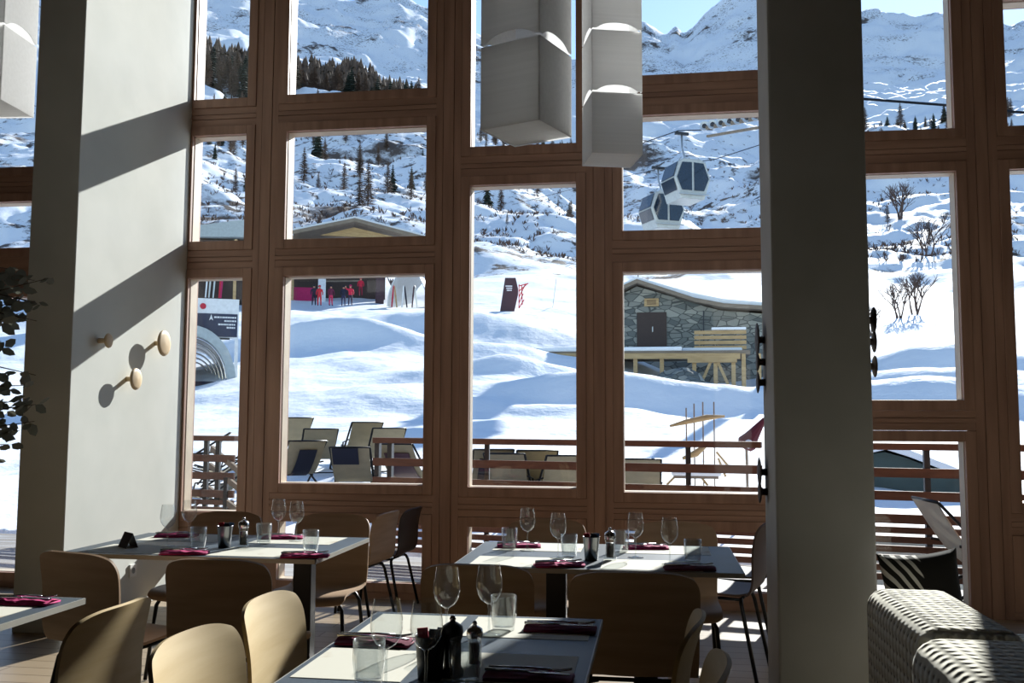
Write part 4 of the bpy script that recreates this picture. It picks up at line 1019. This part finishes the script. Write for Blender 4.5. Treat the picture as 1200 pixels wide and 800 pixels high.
mat_(-2.2, 2.78, .40, .28, 'paper placemat on the bottom left table')
# napkins with cutlery
def napkin(p, rz_, m, label, loc, fork=True):
    rr = random.Random(label); Pg = []
    for i in range(12):
        u = -1+2*i/11; Pg.append([(u*.105, v*.042, .006+.006*(1-v*v)+rr.uniform(0, .006)*(1-u*u*.5)) for v in np.linspace(-1, 1, 7)])
    mb = MB(); mb.grid(Pg); mb.box(-.104, .104, -.041, .041, .0005, .0055)
    o = mb.build('napkin', M[m], None, True); o.location = (p.x, p.y, TZ+.0015); o.rotation_euler = (0, 0, rz_); tag(o, label, 'napkin')
    c, s = math.cos(rz_), math.sin(rz_)
    for k, (nm, off) in enumerate((('knife', -.014), ('fork', .014))):
        mb = MB()
        if nm == 'knife':
            mb.tube([(-.105, 0, 0), (-.02, 0, .001), (0, 0, .001)], [.005, .004, .003], 8); mb.box(0, .1, -.008, .006, -.0006, .0012)
        else:
            mb.tube([(-.1, 0, 0), (0, 0, .003), (.05, 0, .0)], [.005, .003, .004], 8)
            for q in (-.008, -.0027, .0027, .008): mb.tube([(.05, q*.6, 0), (.07, q, -.001), (.1, q, .004)], .0016, 5)
        f = mb.build(nm, M['chrome'], None, True); f.location = (p.x-s*off, p.y+c*off, TZ+.0215); f.rotation_euler = (0, 0, rz_+.05*(k*2-1))
        tag(f, '%s lying on the %s' % (nm, loc), nm)
for x, y, a, m, lb in ((655, 664, .3, 'pink', 'pink napkin at front left of middle table'), (808, 668, .1, 'wine', 'plum napkin at front right of middle table'), (757, 643, .2, 'pink', 'pink napkin at back right of middle table'), (608, 641, .2, 'pink', 'pink napkin at back left of middle table'),
                       (213, 650, .25, 'pink', 'pink napkin at front left of left table'), (352, 655, .2, 'pink', 'pink napkin at front right of left table'), (332, 631, .2, 'pink', 'pink napkin at back right of left table'), (207, 629, .2, 'pink', 'pink napkin at back left of left table')):
    q = P(x, y); q.y = max(q.y, 4.15 if q.x < -1 else 4.08); napkin(q, a, m, lb, lb)
for x, y, a, m, lb in ((657, 739, .0, 'wine', 'wine red napkin at right rear of front table'), (620, 796, -.05, 'wine', 'wine red napkin at right front of front table'), (440, 754, .0, 'wine', 'wine red napkin at left rear of front table')):
    napkin(P(x, y), a, m, lb, lb)
q = P(28, 707); napkin(q, .05, 'pink', 'bright pink napkin on bottom left table', 'bright pink napkin on bottom left table')
t = thing('dark_fold', 'small dark folded shape standing at wall end of left table', 'menu card', P(150, 641), .9)  # two thin dark leaves leaned together on the tabletop
MB().prism([(-.03, 0), (-.028, 0), (.002, .07), (0, .07)], -.05, .05).build('front_leaf', M['dark'], t); MB().prism([(.03, 0), (.028, 0), (0, .07), (.002, .07)], -.05, .05).build('rear_leaf', M['dark'], t)
# ------------------------------------------------------------------ wall pegs and socket
def make_peg(r_, L, pm='peg'):
    t = thing('coat_peg', '', 'coat peg')
    MB().lathe([(0, 0), (.018, 0), (.016, L*.5), (.018, L*.72)], 20, axis='x').build('stem', M[pm], t, True)
    MB().lathe([(.018, L*.68), (r_*.8, L*.8), (r_, L*.92), (r_*.97, L), (r_*.7, L*1.08), (0, L*1.12)], 32, axis='x').build('disc', M[pm], t, True)
    return t
for (x, y), r_, lb in (((192, 402), .098, 'largest round wooden coat peg, highest on sunlit white pillar side'), ((159, 444), .078, 'medium round wooden coat peg, lowest on the sunlit white pillar side'), ((127, 399), .05, 'smallest wooden coat peg, leftmost on white pillar side in shadow stripe')):
    d = ray(x, y); X_ = -3.72+.07; p = d*(X_/d.x)+Vector((0, 0, EYE)); g = make_peg(r_, .075); g.location = (-3.7195, p.y, p.z); g['label'] = lb
for (x, y), r_, sd, lb in (((897, 398), .082, 0, 'largest backlit peg silhouette at top left of grey pillar'), ((899, 424), .045, 0, 'small backlit peg just under the largest on left of grey pillar'), ((896, 448), .052, 0, 'backlit peg third down on left of grey pillar'),
                       ((898, 553), .07, 0, 'backlit peg fourth down on left of grey pillar'), ((900, 576), .055, 0, 'lowest backlit peg on left of grey pillar'),
                       ((1024, 400), .05, 1, 'upper backlit peg on right of grey pillar'), ((1021, 429), .05, 1, 'lower backlit peg on right of grey pillar'), ((1016, 375), .06, 1, 'topmost peg barely showing on right of grey pillar')):
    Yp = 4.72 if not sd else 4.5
    p = at_y(x, y, Yp); g = make_peg(r_, .038, 'dark'); g['label'] = lb  # backlit darkness of these pegs is put into their colour
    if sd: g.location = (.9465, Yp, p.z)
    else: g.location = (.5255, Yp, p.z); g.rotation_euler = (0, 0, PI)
t = thing('wall_socket', 'white square wall socket low on pale pillar side', 'socket', (-3.7195, 6.49, .272))
MB().box(0, .012, -.045, .045, -.045, .045).build('plate', M['white'], t, bevel=.003)
MB().lathe([(0, .0125), (.021, .0125), (.021, .0135), (0, .0135)], 20, axis='x').build('outlet_hole', M['black'], t)
# ------------------------------------------------------------------ pendant lamps
def lamp(loc, s_, h_, n, rz_, label, gap=.012):
    t = thing('pendant_lamp', label, 'lamp', loc, rz_)
    for i in range(n):
        z0 = i*(h_+gap); a = s_/2; mb = MB(); N_ = 12
        for k in range(4):
            ca, sa = math.cos(PI/2*k), math.sin(PI/2*k); R_ = []
            for j in range(N_+1):
                u = -1+2*j/N_; up = 0 if i == 0 else .035*max(0, 1-(u/.75)**2)**.5
                x_, y_ = u*a, -a; R_.append([(x_*ca-y_*sa, x_*sa+y_*ca, z0+up), (x_*ca-y_*sa, x_*sa+y_*ca, z0+h_)])
            mb.grid(R_)
        sh = mb.build('shade', M['shade'], t, solid=.004)
        if i == 0: MB().box(-a+.004, a-.004, -a+.004, a-.004, z0+.004, z0+.008).build('diffuser', M['shade'], sh)
        MB().box(-a+.004, a-.004, -a+.004, a-.004, z0+h_-.01, z0+h_-.006).build('top_panel', M['shade'], sh)
    zt = n*(h_+gap); MB().tube([(0, 0, zt-.05), (0, 0, HC-loc[2])], .006, 8).build('cord', M['black'], t)
    MB().lathe([(0, 0), (.06, 0), (.06, .03), (0, .03)], 20, (0, 0, HC-loc[2]-.03)).build('canopy', M['white'], t)
    return t
c_ = at_y(617, 160, 3.9); lamp((c_.x, 3.9, at_y(617, 157, 3.9).z), .278, .352, 4, math.radians(-31+8.5), 'stack of white cube lamp shades, larger one in front of middle window')
c_ = at_y(717, 192, 5.5); lamp((c_.x, 5.5, at_y(717, 188, 5.5).z), .29, .355, 4, math.radians(24-8.5+180-0), 'stack of three narrower white cube lamp shades right of the larger one')
c_ = at_y(-12, 128, 4.0); lamp((c_.x, 4.0, c_.z), .27, .352, 4, math.radians(5), 'stack of white cube lamp shades cut by the top left corner')
# ------------------------------------------------------------------ sofa, cushion
t = thing('knitted_sofa', 'cream knitted sofa with rounded blocks at bottom right', 'sofa', (0, 0, 0))
rbox(.80, 1.13, 3.14, 3.98, .05, .715, .075).build('backrest', M['knit'], t, True)
rbox(.735, 1.75, 2.30, 3.07, .05, .725, .085).build('armrest', M['knit'], t, True)
rbox(1.14, 2.3, 3.10, 4.62, .05, .43, .06).build('seat', M['knit'], t, True)
mb = MB()
n_ = 17; Pc = [[], []]
for sgn in (0, 1):
    G = []
    for i in range(n_):
        u = -1+2*i/(n_-1); row = []
        for j in range(n_):
            v = -1+2*j/(n_-1); b_ = ((1-u**4)*(1-v**4))**.6*.085; cx = 1-.08*(1-v*v); cz = 1-.10*(1-u*u)
            row.append((u*.16*cx, (b_ if sgn else -b_)*.8, v*.19*cz))
        G.append(row)
    mb.grid(G)
bmesh.ops.remove_doubles(mb.b, verts=mb.b.verts, dist=.0005)
o = mb.build('zebra_cushion', M['zebra'], None, True); o.location = (1.11, 4.30, .622); o.rotation_euler = (-.12, -.12, -.1)
tag(o, 'dark plush cushion with white zebra stripes leaning at far end of knitted sofa', 'cushion')
# ------------------------------------------------------------------ plant at the left edge
base = at_y(-60, 500, 5.0); t = thing('potted_plant', 'tall leafy plant with twisting twigs at far left edge', 'plant', (base.x, 5.0, 0))
MB().lathe([(0, 0), (.14, 0), (.17, .3), (.18, .33), (.16, .32), (.15, .28), (0, .27)], 24).build('pot', M['dark'], t, True)
rp = random.Random(4); st = MB(); lf = MB()
st.tube([(0, 0, .25), (.03, .02, .9), (-.02, 0, 1.5), (.04, 0, 2.3)], [.02, .017, .014, .008], 7)
for k in range(46):
    z0 = rp.uniform(1.1, 2.3); a = rp.uniform(-1.2, 1.2); L_ = rp.uniform(.25, .5); d = Vector((math.cos(a), math.sin(a)*.8, rp.uniform(-.1, .5)))
    p0 = Vector((0, 0, z0)); pts = [p0, p0+d*L_*.5+Vector((0, 0, .04)), p0+d*L_]
    st.tube(pts, [.007, .004, .002], 5)
    for j in range(9):
        f = rp.uniform(.35, 1.05); c0 = p0+d*L_*f; e = Vector((rp.uniform(-1, 1), rp.uniform(-1, 1), rp.uniform(-.8, .6))).normalized(); n2 = e.orthogonal().normalized(); s2 = rp.uniform(.055, .10)
        q_ = [c0, c0+e*s2*.35+n2*s2*.34, c0+e*s2*.75+n2*s2*.26, c0+e*s2, c0+e*s2*.75-n2*s2*.26, c0+e*s2*.35-n2*s2*.34]
        lf.b.faces.new([lf.b.verts.new(v) for v in q_])
st.build('stem', M['bark'], t, True); lf.build('foliage', M['plant'], t)
